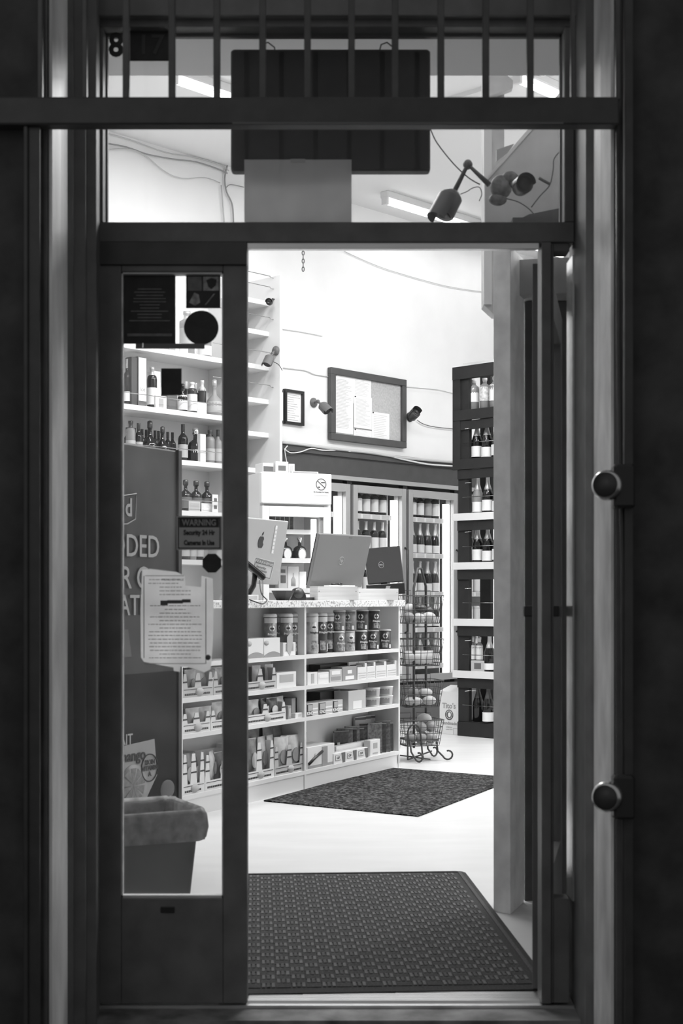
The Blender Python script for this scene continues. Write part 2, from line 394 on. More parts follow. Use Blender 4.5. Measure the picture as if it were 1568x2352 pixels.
# ---------------------------------------------------------------- security gate
GY = -.50
G = thing('security_gate', 'dark steel security gate with a thick cross rail and thin bars over the transom', 'gate', (0, GY, 0))
def g(px): return fx(px, GY)
def gz(py): return fz(py, GY)
mb = MB().cbox(g(-60), g(1418), -.02, .02, gz(292), gz(229), .004); mb.build('cross_rail', DARKP2, G)
MB().box(g(535), g(1290), -.022, -.018, gz(291), gz(288)).build('rail_lip', GREY2, G)
for i, px in enumerate((93, 195, 290, 395, 498, 603, 706, 807, 907, 1012, 1115, 1217, 1315, 1418)):
    wd = .0055 if px in (93, 195, 1315, 1418) else .0078
    c = g(px)
    MB().cbox(c - wd, c + wd, -.008, .008, gz(231), 2.75, .0015).build('bar', GATEM, G)
MB().tube([(g(1419), 0, gz(292)), (g(1420), 0, gz(800)), (g(1424), 0, gz(1060)), (g(1430), 0, gz(1300)), (g(1436), 0, -.034)], .0055, 8).build('side_stile', DARKP2, G)
MB().cbox(g(1432), g(1452), -.012, .012, -.034, 2.75, .002).build('side_stile', DARKP2, G)
MB().cbox(g(56), g(66), -.012, .012, -.034, gz(292), .002).build('side_stile', DARKP2, G)
MB().cbox(g(66), g(92), -.004, .004, -.034, gz(292), .001).build('side_stile', DARKP2, G)
for nm, cy, lab in (('upper', 1117, 'upper round metal gate knob on a black bracket'), ('lower', 1825, 'lower round metal gate knob on a black bracket')):
    t = thing('gate_knob', lab, 'knob', (g(1390), GY - .03, gz(cy)), 0, 'round knobs on the right gate stile')
    R = Matrix.Rotation(math.radians(-26), 4, 'Z') @ Matrix.Rotation(math.radians(90), 4, 'X')
    MB().lathe([(.026, -.028), (.033, -.022), (.0355, 0), (.0345, .014), (.029, .021), (0, .022)], 28, R).build('knob_cap', M('worn_steel', .7, .25, metal=1), t)
    MB().lathe([(.0285, .0225), (.0285, .0235), (.0, .0235)], 28, R).build('knob_face', DARKP2, t)
    MB().cbox(.012, .062, -.012, .03, -.052, .048, .006).build('bracket', BLACKM, t)
    MB().tube([(.0, .012, 0), (.05, .015, 0)], .012, 10).build('spindle', DARKP2, t)

# ---------------------------------------------------------------- things on the glass
def flat(name, label, cat, px0, px1, py0, py1, Y, mat, th=.0012, shape=None, rot=0, group=None):
    cx, cy = (px0 + px1) / 2, (py0 + py1) / 2; w2 = (px1 - px0) / 2 / S0; h2 = (py1 - py0) / 2 / S0
    t = thing(name, label, cat, (fx(cx, Y), Y, fz(cy, Y)), 0, group); t.rotation_euler = (0, math.radians(rot), 0)
    if shape is None: pts = [(-w2, 0, -h2), (w2, 0, -h2), (w2, 0, h2), (-w2, 0, h2)]
    elif isinstance(shape, int): pts = [(w2 * math.cos(2 * math.pi * (i + .5) / shape), 0, h2 * math.sin(2 * math.pi * (i + .5) / shape)) for i in range(shape)]
    else: pts = [((x - cx) / S0, 0, (cy - y) / S0) for x, y in shape]
    MB().prism(pts, (0, th, 0)).build('sheet', mat, t)
    return t
def stripes(t, rects, mat, y=-.0006, name='print'):
    mb = MB()
    for x0, x1, z0, z1 in rects: mb.box(x0, x1, y, 0, z0, z1)
    return mb.build(name, mat, t)
FY = .0095
o = text_part('8', .086, M('black_digit', .03, .5), None, (fx(265), .009, fz(103)), bold=.0028, sx=.9, ext=.001, name='address_digit'); tag(o, 'black house number digit 8 at the top left of the transom', 'number')
t = flat('number_plate', 'dark square plate beside the digit 8 on the transom glass', 'sign', 297, 388, 70, 140, FY, STICK)
text_part('17', .075, M('faint_numeral', .05, .6), t, (.004, -.001, 0), bold=.001)
t = flat('poster', 'large dark poster in the top left corner of the sidelight', 'poster', 284, 403, 626, 790, FY, STICK)
mb = MB()
random.seed(3)
for k in range(11):
    zz = .05 - k * .0085; ww = random.uniform(.025, .055); mb.box(-ww, ww, -.0006, 0, zz, zz + .003)
mb.box(-.06, .06, -.0006, 0, -.075, -.068)
mb.build('print', STICK2, t)
t = flat('poster_clip', 'dark strip holding the bottom of the large dark poster', 'strip', 311, 470, 789, 801, FY - .002, GREY2)
MB().cbox(-.075, -.07, -.004, .0, -.006, .008, .001).build('clip', CHROME, t)
t = flat('photo_sticker', 'square sticker of four dark pictures, top right of the sidelight', 'sticker', 427, 506, 631, 708, FY, STICK)
h = .045
stripes(t, [(-.042, -.004, .002, .040)], STICK2, name='picture')
stripes(t, [(.0, .042, .002, .040)], M('sticker_pale', .3, .6, noise=.5, scale=60), name='picture')
MB().prism([(.008, -.0012, .03), (.014, -.0012, .012), (.022, -.0012, .006), (.034, -.0012, .016), (.036, -.0012, .032), (.022, -.0012, .036)], (0, .0006, 0)).build('picture', STICK, t)
MB().prism([(-.038, -.0008, -.03), (-.022, -.0008, -.038), (-.008, -.0008, -.03), (-.012, -.0008, -.008), (-.024, -.0008, -.003)], (0, .0006, 0)).build('picture', M('sticker_pale', .3), t)
MB().prism([(.004, -.0008, -.036), (.008, -.0008, -.036), (.032, -.0008, -.006), (.028, -.0008, -.006)], (0, .0006, 0)).build('picture', M('sticker_pale', .3), t)
flat('round_sticker', 'dark round sticker under the four picture sticker', 'sticker', 422, 502, 713, 792, FY, STICK, shape=28)
flat('square_sticker', 'small dark square sticker below the round one', 'sticker', 370, 417, 846, 908, FY, STICK)
flat('octagon_sticker', 'small dark octagonal sticker under the warning sticker', 'sticker', 463, 510, 1270, 1317, FY, STICK, shape=8)
# warning sticker
def warning(parent, W, H, m_bg, m_ink, m_in, y0=0):
    MB().box(-W, W, y0, y0 + .0012, -H, H).build('sheet', m_bg, parent)
    mb = MB(); e = W * .06; e2 = W * .045; y = y0 - .0006
    for a, b, c, d in ((-W + e, W - e, H - e - e2, H - e), (-W + e, W - e, -H + e, -H + e + e2), (-W + e, -W + e + e2, -H + e, H - e), (W - e - e2, W - e, -H + e, H - e)): mb.box(a, b, y, y0, c, d)
    mb.box(-W * .88, W * .88, y, y0, H * .34, H * .88)
    mb.build('border', m_ink, parent)
    text_part('WARNING', H * .50, m_in, parent, (0, y - .001, H * .60), bold=.0006, sx=W / H * .62)
    text_part('Security 24 Hr', H * .40, m_ink, parent, (0, y - .001, H * .02), bold=.0006, sx=W / H * .58)
    text_part('Cameras In Use', H * .40, m_ink, parent, (0, y - .001, -H * .58), bold=.0006, sx=W / H * .52)
t = thing('warning_sticker', 'grey warning sticker about security cameras on the sidelight glass', 'sticker', (fx(456.5), FY, fz(1224)))
warning(t, 52 / S0, 39 / S0, M('translucent_sticker', .42, .6), STICK, M('sticker_letter', .3))
# paper notice
sh = [(326, 1308), (345, 1306), (405, 1313), (424, 1322), (426, 1345), (462, 1348), (463, 1322), (489, 1328), (491, 1400), (489, 1478), (484, 1538), (470, 1545), (430, 1532), (414, 1532), (413, 1544), (399, 1542), (398, 1534), (330, 1521), (323, 1510), (322, 1400)]
t = flat('paper_notice', 'curled printed paper notice taped to the sidelight glass', 'notice', 322, 492, 1306, 1545, .022, TPAPER, shape=sh, th=.0006)
mb = MB(); y = -.012
yy = -.0125
def bx(x0, x1, y0, y1): mb.box((x0 - 407) / S0, (x1 - 407) / S0, -.0006, -.0001, (1425.5 - y1) / S0, (1425.5 - y0) / S0)
bx(333, 422, 1321, 1322.5); bx(329, 331, 1322, 1512); bx(331, 472, 1524, 1525.5); bx(472, 474, 1328, 1525)
random.seed(5)
for k in range(22):
    py = 1330 + k * 8.6
    if 1372 < py < 1390: continue
    ww = random.choice([24, 36, 58, 62, 60]); c = 402
    x = c - ww
    while x < c + ww:
        l = random.uniform(3, 12); x1 = min(x + l, c + ww)
        if not (x1 > 420 and py < 1352): bx(x, x1, py, py + 1.6)
        x = x1 + 2
mb.build('print', M('faded_ink', .3), t)
mb = MB(); 
for a in ((368, 385, 1379, 1390), (384, 420, 1378, 1386), (418, 438, 1376, 1384)): bx(*a)
mb.build('heading', INK, t)
text_part('MENU OF SALE', .008, INK, t, (-.012, -.001, (1425.5 - 1331) / S0), sx=1.1)
MB().lathe([(.0075, 0), (.0075, .001), (0, .001)], 12, Matrix.Translation((71 / S0, -.001, -85 / S0)) @ Matrix.Rotation(math.pi / 2, 4, 'X')).build('tape_dot', INK, t)

# hanging board and sheet in the transom
t = thing('hanging_board', 'large dark board hung behind the transom glass', 'board', (fx(759, .13), .13, fz(258, .13)))
W = 228 / FPX * 3.94; H = 139 / FPX * 3.94
MB().cbox(-W, W, -.02, .02, -H, H, .006).build('panel', M('dark_board', .035, .6, noise=.15, scale=20), t)
for px in (612, 885):
    x = fx(px, .13) - fx(759, .13)
    MB().tube([(x - .018, 0, H - .002), (x - .012, 0, H + .02), (x + .004, 0, H + .026), (x + .022, 0, H + .012), (x + .024, 0, H - .002)], .002, 6).build('hanging_loop', DARKP2, t)
t = thing('cardboard_sheet', 'grey sheet taped inside the transom under the dark board', 'sheet', (fx(684, .03), .03, fz(440, .03)))
MB().box(-124 / S0, 124 / S0, 0, .002, -74 / S0, 74 / S0).build('sheet', TPAPER2, t)
MB().box(-.02, .02, -.001, 0, .078, .088).build('tape', GREY5, t)

# ---------------------------------------------------------------- posts and boards inside on the right
C_, L_, R_ = (.577, 1.05), (.5245, 1.10), (.649, 1.25)
smesh(MB().prism([(C_[0], C_[1], 0), (R_[0], R_[1], 0), (R_[0] + L_[0] - C_[0], R_[1] + L_[1] - C_[1], 0), (L_[0], L_[1], 0)], (0, 0, 2.285)), 'trim_8', POST, 'grey painted wooden post just inside the door', bevel=.002)
smesh(MB().box(.56, 1.9, .84, 1.10, 2.286, fz(519, .95) - .001), 'trim_14', GREY2, 'dark plank shelf behind the transom bar')
smesh(MB().box(.655, 1.9, 1.27, 1.37, 0, 2.14), 'wall_partition', M('partition_paint', .09, .6, noise=.2), 'dark partition behind the wooden post')
smesh(MB().prism([(.60, 1.19, 2.145), (.76, 1.15, 2.145), (1.9, 1.2, 2.145), (1.9, 1.45, 2.145), (.66, 1.45, 2.145)], (0, 0, .125)), 'trim_9', M('beam_paint', .5, .6, noise=.1), 'pale beam over the dark partition')
# column seen through the transom
Yc = 1.79
mb = MB().box(fx(1110, Yc), fx(1158, Yc), Yc, Yc + .09, fz(690, Yc), CH)
mb.prism([(fx(1110, Yc), Yc, fz(690, Yc)), (fx(1110, Yc), Yc, fz(700, Yc)), (fx(1134, Yc), Yc, fz(722, Yc)), (fx(1158, Yc), Yc, fz(722, Yc)), (fx(1158, Yc), Yc, fz(690, Yc))], (0, .09, 0))
smesh(mb, 'trim_10', M('column_paint', .55, .6, noise=.12, scale=14), 'hanging boxed column behind the transom', bevel=.002)
smesh(MB().box(fx(1110, Yc), fx(1128, Yc), Yc - .02, Yc, fz(700, Yc), CH), 'trim_11', M('column_paint2', .7, .6), 'pale edge strip on the hanging column')
smesh(MB().prism([(fx(1116, Yc), Yc - .05, fz(232, Yc)), (fx(1158, Yc), Yc - .05, fz(218, Yc)), (fx(1174, Yc), Yc - .05, fz(212, Yc)), (fx(1175, Yc), Yc - .05, fz(195, Yc)), (fx(1155, Yc), Yc - .05, fz(178, Yc)), (fx(1116, Yc), Yc - .05, fz(170, Yc))][::-1], (0, .045, 0)), 'trim_12', M('column_paint', .55), 'metal bracket on the hanging column', bevel=.002)
Yb = .95
t = thing('leaning_board', 'big pale board leaning behind the right end of the transom', 'board', P(1200, 450, Yb))
def rel(px, py, dy=0): p = P(px, py, Yb + dy); q = P(1200, 450, Yb); return (p[0] - q[0], p[1] - q[1], p[2] - q[2])
MB().prism([rel(1113, 519), rel(1400, 519), rel(1400, 120), rel(1366, 120), rel(1113, 412)], (0, .02, 0)).build('panel', M('raw_board', .6, .7, noise=.15, scale=7), t)
MB().prism([rel(1113, 412, -.004), rel(1113, 421, -.004), rel(1372, 128, -.004), rel(1366, 118, -.004)], (0, .028, 0)).build('lit_edge_strip', WHITE, t)  # white stands in for light caught on the board's edge
MB().prism([rel(1140, 370, .05), rel(1140, 344, .05), rel(1180, 330, .05), rel(1165, 352, .05)], (0, .02, 0)).build('gusset', GREY3, t)
t = thing('dark_wedge', 'dark sloping board end at the bottom right of the transom', 'board', P(1235, 500, .90))
q = P(1235, 500, .90)
def rel2(px, py): p = P(px, py, .90); return (p[0] - q[0], 0, p[2] - q[2])
MB().prism([rel2(1165, 516.5), rel2(1340, 516.5), rel2(1340, 465), rel2(1290, 477), rel2(1215, 492)], (0, .02, 0)).build('panel', GREY2, t)

# ---------------------------------------------------------------- security cameras
def secam(label, base, bn, joint, head, hd, s=1.0, dark=1, disc=True, squat=False):
    base, joint, head = Vector(base), Vector(joint), Vector(head); bn = Vector(bn).normalized(); hd = Vector(hd).normalized()
    t = thing('security_camera', label, 'camera', base)
    body = GREY2 if dark == 0 else (CHAR if dark == 1 else WHITE2)
    q = lambda v: v.to_track_quat('Z', 'Y').to_matrix().to_4x4()
    if disc: MB().lathe([(.0, 0), (.034 * s, 0), (.034 * s, .01 * s), (.02 * s, .022 * s), (0, .024 * s)], 18, q(bn)).build('mount', BLACKM if dark else GREY2, t)
    j = joint - base; h = head - base
    MB().tube([bn * .015 * s, j, h - hd * .03 * s], .008 * s, 8).build('arm', BLACKM if dark else GREY2, t)
    MB().ball(j, .014 * s, 10).build('swivel', BLACKM if dark else GREY2, t)
    X = Matrix.Translation(h) @ q(hd)
    k = 1 if not squat else .6
    MB().lathe([(0, -.045 * s * k), (.018 * s, -.043 * s * k), (.032 * s, -.028 * s * k), (.034 * s, .03 * s), (.031 * s, .034 * s), (0, .034 * s)], 18, X).build('head', body, t)
    MB().lathe([(.028 * s, .0345 * s), (.028 * s, .037 * s), (0.012 * s, .037 * s), (0, .030 * s)], 18, X).build('lens', BLACKM, t)
    MB().add([X @ Vector((.037 * s * math.cos(a), .037 * s * math.sin(a), z)) for z in (-.02 * s, .055 * s) for a in [math.pi * i / 10 for i in range(11)]], [(i, i + 1, i + 12, i + 11) for i in range(10)], True).build('visor', body, t)
    return t
Y1 = .80
secam('bell headed camera on a bent arm hanging left of the leaning board', P(1122, 428, Y1), (0, -1, 0), P(1074, 378, Y1), P(1027, 470, Y1), (-.45, -.2, -.85), 1.15, 0, False)
secam('round faced camera in front of the leaning board', P(1168, 420, Y1 + .05), (0, -1, 0), P(1180, 425, Y1 - .03), P(1199, 427, Y1 - .06), (.15, -.98, -.05), .86, 1, False)
t = thing('junction_box', 'blotchy grey cable junction between the two transom cameras', 'box', P(1150, 430, Y1 + .02))
MB().ball((0, 0, 0), .036, 10, (1, .5, 1.1)).ball((.03, 0, .03), .028, 10, (1, .6, .8)).ball((-.01, 0, -.04), .03, 10, (1, .5, .7)).build('housing', M('blotch_plastic', .2, .6, noise=.5, scale=40), t)
def cable(label, pts, r=.0018, mat=None, name='cable', grp=None, n=5):
    pts = [Vector(p) for p in pts]; sm = []
    m = len(pts)
    for i in range(m - 1):                       # Catmull-Rom
        p0, p1, p2, p3 = pts[max(i - 1, 0)], pts[i], pts[i + 1], pts[min(i + 2, m - 1)]
        for k in range(4):
            u = k / 4; sm.append(.5 * ((2 * p1) + (p2 - p0) * u + (2 * p0 - 5 * p1 + 4 * p2 - p3) * u * u + (3 * p1 - p0 - 3 * p2 + p3) * u ** 3))
    sm.append(pts[-1]); o = sm[0].copy()
    ob = MB().tube([p - o for p in sm], r, n).build(name, mat or GREY2); ob.location = o
    return tag(ob, label, 'cable', grp)
cable('dark cable sagging from the dark board to the transom cameras', [P(988, 296, Y1), P(1003, 328, Y1), P(1040, 375, Y1), P(1075, 408, Y1), P(1102, 424, Y1)], .0022, GREY2)
cable('curled dark wire beside the bell headed camera', [P(1057, 446, Y1), P(1072, 440, Y1), P(1085, 432, Y1), P(1100, 430, Y1), P(1106, 445, Y1), P(1100, 462, Y1)], .0016)
cable('dark wire looping down from the round faced camera', [P(1162, 456, Y1), P(1190, 464, Y1), P(1212, 478, Y1), P(1226, 492, Y1)], .002)
cable('dark wire running up the right side of the leaning board', [P(1220, 476, Y1), P(1240, 450, Y1), P(1262, 425, Y1), P(1270, 390, Y1), P(1272, 365, Y1), P(1288, 345, Y1)], .002)
t = thing('wire_clip', 'short dark clip on the wire over the leaning board', 'clip', P(1250, 416, Y1 - .01)); MB().tube([(-.018, 0, .01), (.018, 0, -.01)], .005, 6).build('clip_body', GREY2, t)

# wall cables on the upper left
def W_(px, py, ly=-.02): p = WL.w(WL.hit(px, ly), ly); return (p[0], p[1], WL.z(px, py, ly))
sets = [([(236, 304), (300, 322), (380, 350), (450, 362), (505, 378), (525, 392)], .006), ([(236, 328), (290, 338), (340, 355), (400, 366), (450, 372), (500, 388), (522, 398)], .007),
        ([(236, 345), (290, 342), (330, 355), (380, 395), (420, 410), (470, 408), (505, 420)], .005), ([(522, 380), (516, 410), (520, 440), (533, 470), (536, 512)], .008),
        ([(508, 425), (511, 460), (515, 512)], .007), ([(520, 430), (530, 424), (560, 430)], .005)]
labs = ['topmost pale cable sagging along the upper left wall', 'double grey cable under the topmost one', 'lowest pale cable drooping on the upper left wall', 'dark cable dropping down the wall beside the sheet', 'pale conduit dropping down the wall', 'short cable branching right from the wall bundle']
for (pp, r), lab in zip(sets, labs): cable(lab, [W_(a, b) for a, b in pp], r * .8, GREY5 if 'pale' in lab else GREY3, grp='cables on the upper left wall')
# ================================================================= back wall: cooler, shelves, board
def prof(kind, h, r):
    if kind == 'champ': return [(r * .8, 0), (r, .006), (r, h * .40), (r * .93, h * .50), (r * .6, h * .64), (r * .36, h * .76), (r * .33, h * .93), (r * .4, h * .94), (r * .4, h * .97), (r * .34, h), (0, h)]
    if kind == 'wine': return [(r * .8, 0), (r, .006), (r, h * .60), (r * .85, h * .67), (r * .42, h * .74), (r * .36, h * .8), (r * .36, h * .97), (r * .4, h), (0, h)]
    if kind == 'spirit': return [(r * .85, 0), (r, .006), (r, h * .70), (r * .9, h * .77), (r * .45, h * .82), (r * .38, h * .86), (r * .38, h * .92), (r * .46, h * .93), (r * .46, h), (0, h)]
    if kind == 'squat': return [(r * .85, 0), (r, .006), (r, h * .48), (r * .86, h * .58), (r * .3, h * .68), (r * .26, h * .8), (r * .42, h * .84), (r * .42, h * .98), (r * .3, h), (0, h)]
    if kind == 'onion': return [(r * .8, 0), (r, h * .1), (r * 1.02, h * .3), (r * .8, h * .46), (r * .3, h * .58), (r * .22, h * .75), (r * .3, h * .8), (r * .3, h * .97), (0, h)]
    if kind == 'can': return [(r * .85, 0), (r, .008), (r, h * .92), (r * .82, h), (0, h)]
def rad_at(pf, z):
    for (r0, z0), (r1, z1) in zip(pf, pf[1:]):
        if z0 <= z <= z1 and z1 > z0: return r0 + (r1 - r0) * (z - z0) / (z1 - z0)
    return pf[0][0]
_bt = {}
def bottle(label, loc, rz, kind='champ', h=.30, r=.042, glass=None, lab=(.12, .38), labm=None, cap=None, capf=.66, group=None, cat='bottle', sq=False):
    glass = glass or DGLASS; labm = labm or LABEL; cap = cap or FOIL
    key = (kind, h, r, glass.name, lab, labm.name, cap.name, capf, cat, sq)
    if key in _bt: return dup(_bt[key], loc, rz, label, group)
    t = thing({'bottle': kind_name(kind), 'can': 'drink_can'}.get(cat, cat), label, cat, loc, rz, group); _bt[key] = t
    pf = prof(kind, h, r); n = 14
    MB().lathe(pf, 4 if sq else n, Matrix.Rotation(math.pi / 4, 4, 'Z') if sq else None, smooth=not sq).build('glass_body' if cat == 'bottle' else 'body', glass, t)
    if lab:
        z0, z1 = lab[0] * h, lab[1] * h; zs = [z0, (z0 + z1) / 2, z1]
        vs = []; fs = []
        if sq:
            a = r * .72; MB().box(-a * .8, a * .8, -a - .002, -a, z0, z1).build('label', labm, t)
        else:
            m = 9
            for z in zs:
                rr = rad_at(pf, z) + .0012
                for k in range(m):
                    an = math.radians(-90 - 80 + 160 * k / (m - 1)); vs.append((rr * math.cos(an), rr * math.sin(an), z))
            for i in range(2):
                for k in range(m - 1): fs.append((i * m + k, i * m + k + 1, (i + 1) * m + k + 1, (i + 1) * m + k))
            MB().add(vs, fs, True).build('label', labm, t)
    if capf:
        zc = capf * h; pc = [(rad_at(pf, zc) + .001, zc)] + [(a + .001, z) for a, z in pf if z > zc]
        MB().lathe(pc, 10).build('foil_cap' if kind == 'champ' else 'cap', cap, t)
    return t
def kind_name(k): return {'champ': 'sparkling_wine_bottle', 'wine': 'wine_bottle', 'spirit': 'liquor_bottle', 'squat': 'squat_liquor_bottle', 'onion': 'round_liquor_bottle'}.get(k, 'bottle')

# cooler
DX = .713; NLEFT = -3; NRIGHT = 3
zt = WL.z(900, 1112); zb = .355
K = thing('wall_cooler', 'built-in glass door drinks cooler along the back wall', 'cooler', WL.w(0, 0, 0), WL.ang)
x0, x1 = NLEFT * DX, NRIGHT * DX
mb = MB().box(x0, x1, .80, .84, .1, 2.2).box(x0, x1, .05, .8, 2.14, 2.2).box(x0, x1, .02, .8, .1, .30)
mb.box(x0 - .02, x0, .02, .84, .1, 2.2).box(x1, x1 + .02, .02, .84, .1, 2.2)
mb.build('cabinet', M('cooler_lining', .16, .6), K)
MB().box(x0 - .05, x1 + .05, -.02, .02, .0, .33).build('kick_panel', GREY2, K)
MB().box(x0 - .05, x1 + .05, -.035, .0, zt - .005, zt + .03).build('top_rail', COOLF, K)
mb = MB()
for i in range(NLEFT, NRIGHT + 1): mb.box(i * DX - .03, i * DX + .03, .0, .05, .33, zt)
mb.build('mullions', M('black_gasket', .03, .5), K)
shz = [1.785, 1.469, 1.13, .813, .49]
for i in range(NLEFT, NRIGHT):
    a, b = i * DX + .018, (i + 1) * DX - .018
    a, b = a, b
    d0 = MB().box(a, a + .055, -.03, .01, zb, zt - .035).box(b - .055, b, -.03, .01, zb, zt - .035).box(a + .055, b - .055, -.03, .01, zb, zb + .06).box(a + .055, b - .055, -.03, .01, zt - .1, zt - .035).build('door', COOLF, K, .003)
    MB().box(a + .055, b - .055, -.012, -.006, zb + .06, zt - .1).build('pane', GLASSC, d0)
    MB().tube([(b - .02, -.03, .78), (b - .02, -.06, .8), (b - .02, -.06, 1.5), (b - .02, -.03, 1.52)], .009, 8).build('handle', BLACKM, d0)
    MB().box(b - .125, b - .065, .02, .05, zb + .06, 1.93).build('light_tube', LEDM, K)
    MB().box(b - .062, b - .050, .012, .06, zb + .03, 1.98).build('light_holder', GREY5, K)
    MB().box(b - .142, b - .136, .07, .6, zb + .02, 2.0).build('side_lining', WHITE, K)
    for z in shz:
        s = MB().box(a + .03, b - .145, .03, .68, z - .012, z - .002).build('shelf', WHITE, K)
        MB().box(a + .03, b - .145, .018, .03, z - .03, z + .012).build('price_rail', LABEL, s)
        tg = MB()
        for k in range(4): tg.box(a + .05 + k * .12, a + .14 + k * .12, .015, .018, z - .024, z + .008)
        tg.build('price_tags', M('price_tag', .6, .5), s)
dn = {-1: 'right', -2: 'middle', -3: 'left', 0: 'far right'}
random.seed(11)
for i in (-3, -2, -1, 0):
    a, b = i * DX + .018, (i + 1) * DX - .018
    for si, z in enumerate(shz):
        for k in range(4):
            lx = (a + .165 + k * .105) if i > -3 else (b - .19 - k * .105)
            kind, h, r = 'champ', .285, .042
            gl, lm, cp, lb, cf = DGLASS, LABEL, FOIL, (.08, .36), .6
            if si == 0 and i != 0: kind, h, r, gl, lb, cf, cp = 'wine', .255, .040, random.choice([DGLASS, DGLASS, MGLASS, LGLASS]), (.14, .56), .8, random.choice([DFOIL, FOIL]); lm = random.choice([LABEL, LABEL, LABELG])
            elif i < -1: kind, h, r, lb, cf = 'wine', .27, .040, (.12, .5), .72; gl = random.choice([DGLASS, MGLASS, DGLASS]); 
            elif si in (1, 2): lb = random.choice([(.06, .32), (.08, .40), (.06, .30)]); gl = random.choice([DGLASS, DGLASS, MGLASS])
            else: gl = random.choice([DGLASS, LGLASS, MGLASS])
            cat = 'bottle'
            if i == 0 and si in (2, 3): kind, h, r, gl, lb, cf, cat = 'can', .20, .033, BAGL, (.1, .85), 0, 'can'; lm = LABEL
            nmk = {'champ': 'sparkling wine bottle', 'wine': 'wine bottle', 'can': 'tall pale drink can'}[kind]
            tone = 'dark ' if gl is DGLASS else 'amber ' if gl is MGLASS else 'pale ' if gl is LGLASS else ''
            side = 'from the right' if i == -3 else 'from the left'
            bottle(f"{tone}{nmk}, {ordn(k)} {side}, {['top', 'second', 'third', 'fourth', 'bottom'][si]} shelf, {dn[i]} cooler door", WL.w(lx, .078, z), WL.ang - math.radians(random.uniform(25, 60)), kind, h, r, gl, lb, lm, cp, cf, 'bottles in the wall cooler' if cat == 'bottle' else 'cans in the wall cooler', cat)
# header board and corner
smesh(MB().box(x0 - .9, x1 + .4, -.03, .0, zt + .03, WL.z(900, 1047)).box(x0 - .9, x1 + .4, -.05, -.03, WL.z(900, 1063), WL.z(900, 1047)), 'trim_13', HEADER, 'dark header board above the cooler doors', WL.w(0, 0, 0), WL.ang)
# cables along the header
def Wl(px, py, ly=-.06): return W_(px, py, ly)
cable('thick pale cable bundle lying along the dark header', [Wl(648, 1016), Wl(700, 1022), Wl(760, 1030), Wl(850, 1040), Wl(930, 1052), Wl(1045, 1062)], .012, GREY5, grp='cables over the cooler header')
cable('white cable sagging onto the dark header at the right', [Wl(800, 1036), Wl(870, 1042), Wl(920, 1054), Wl(980, 1066), Wl(1045, 1071)], .008, WHITE, grp='cables over the cooler header')
cable('white cable looping under the header at the left', [Wl(660, 1024), Wl(655, 1032), Wl(668, 1040), Wl(690, 1038), Wl(715, 1030), Wl(740, 1034), Wl(770, 1034)], .005, WHITE, grp='cables over the cooler header')
cable('thin white cord dropping behind the fridge', [Wl(653, 1030), Wl(655, 1045), Wl(658, 1062)], .005, WHITE, grp='cables over the cooler header')
cable('thin grey wire from the right camera to the rack', [W_(958, 965), W_(972, 974), W_(1000, 981), W_(1050, 986)], .004, GREY2)
cable('faint cable line from the wall corner to the notice board', [W_(650, 845, -.01), W_(700, 851, -.01), W_(722, 860, -.01), W_(755, 865, -.01)], .004, M('pale_cord', .55))
cable('faint wall cable right of the notice board', [W_(930, 888, -.01), W_(985, 893, -.01), W_(1010, 896, -.01), W_(1045, 905, -.01)], .003, M('pale_cord', .55))
cable('faint cable high on the wall near the hanging column', [W_(790, 577, -.01), W_(870, 612, -.01), W_(960, 640, -.01), W_(1040, 660, -.01), W_(1125, 672, -.01)], .003, M('pale_cord', .55))
cable('long painted-over cable high on the wall', [W_(640, 755, -.01), W_(690, 762, -.01), W_(740, 772, -.01)], .003, M('pale_cord', .55))
cable('dark wire hanging from the camera by the shelf end', [W_(628, 831, -.46), W_(640, 838, -.46), W_(648, 851, -.46)], .003, BLACKM)

# corkboard
lx0, lx1 = WL.hit(755, -.02), WL.hit(928, -.02)
cz0, cz1 = (WL.z(755, 1012, -.02) + WL.z(928, 1028, -.02)) / 2, (WL.z(755, 845, -.02) + WL.z(928, 872, -.02)) / 2
NB = thing('notice_board', 'dark framed notice board with papers on the white wall', 'board', WL.w(lx0, -.005, cz0), WL.ang)
bw, bh = lx1 - lx0, cz1 - cz0; f = .055
MB().box(f, bw - f, -.02, 0, f, bh - f).build('cork_panel', CORK, NB)
for a in ((0, bw, 0, f), (0, bw, bh - f, bh), (0, f, f, bh - f), (bw - f, bw, f, bh - f)): MB().box(a[0], a[1], -.045, 0, a[2], a[3]).build('frame_bar', M('frame_wood', .07, .5, noise=.1), NB, .004)
def paper(lab, u0, u1, v0, v1, y, ln=12, hd=False):
    t = thing('pinned_paper', lab, 'paper', WL.w(lx0 + u0 * bw, -.005 + y, cz0 + v0 * bh), WL.ang, 'papers pinned on the notice board')
    W = (u1 - u0) * bw; H = (v1 - v0) * bh
    MB().box(0, W, -.002, 0, 0, H).build('sheet', PAPER, t)
    mb = MB()
    for k in range(ln):
        z = H * (.9 - .84 * k / ln); mb.box(W * .1, W * random.uniform(.6, .92), -.0028, -.002, z, z + H * .012)
    if hd: mb.box(W * .15, W * .6, -.0028, -.002, H * .93, H * .95)
    mb.build('print', M('faint_print', .58), t)
    MB().lathe([(.006, 0), (.006, .006), (0, .006)], 8, Matrix.Translation((W * .06, -.002, H * .97)) @ Matrix.Rotation(math.pi / 2, 4, 'X')).build('pin', BLACKM, t)
paper('long left poster of small print on the notice board', .06, .30, .11, .93, -.022, 34)
paper('tall upper middle sheet with a dark heading on the notice board', .30, .535, .55, .93, -.022, 16, True)
paper('framed sheet overlapping in the middle of the notice board', .305, .54, .21, .66, -.027, 22)
paper('short lower sheet beside the long left poster', .31, .545, .05, .19, -.022, 7)
paper('separate right sheet low on the notice board', .545, .78, .05, .47, -.024, 14)
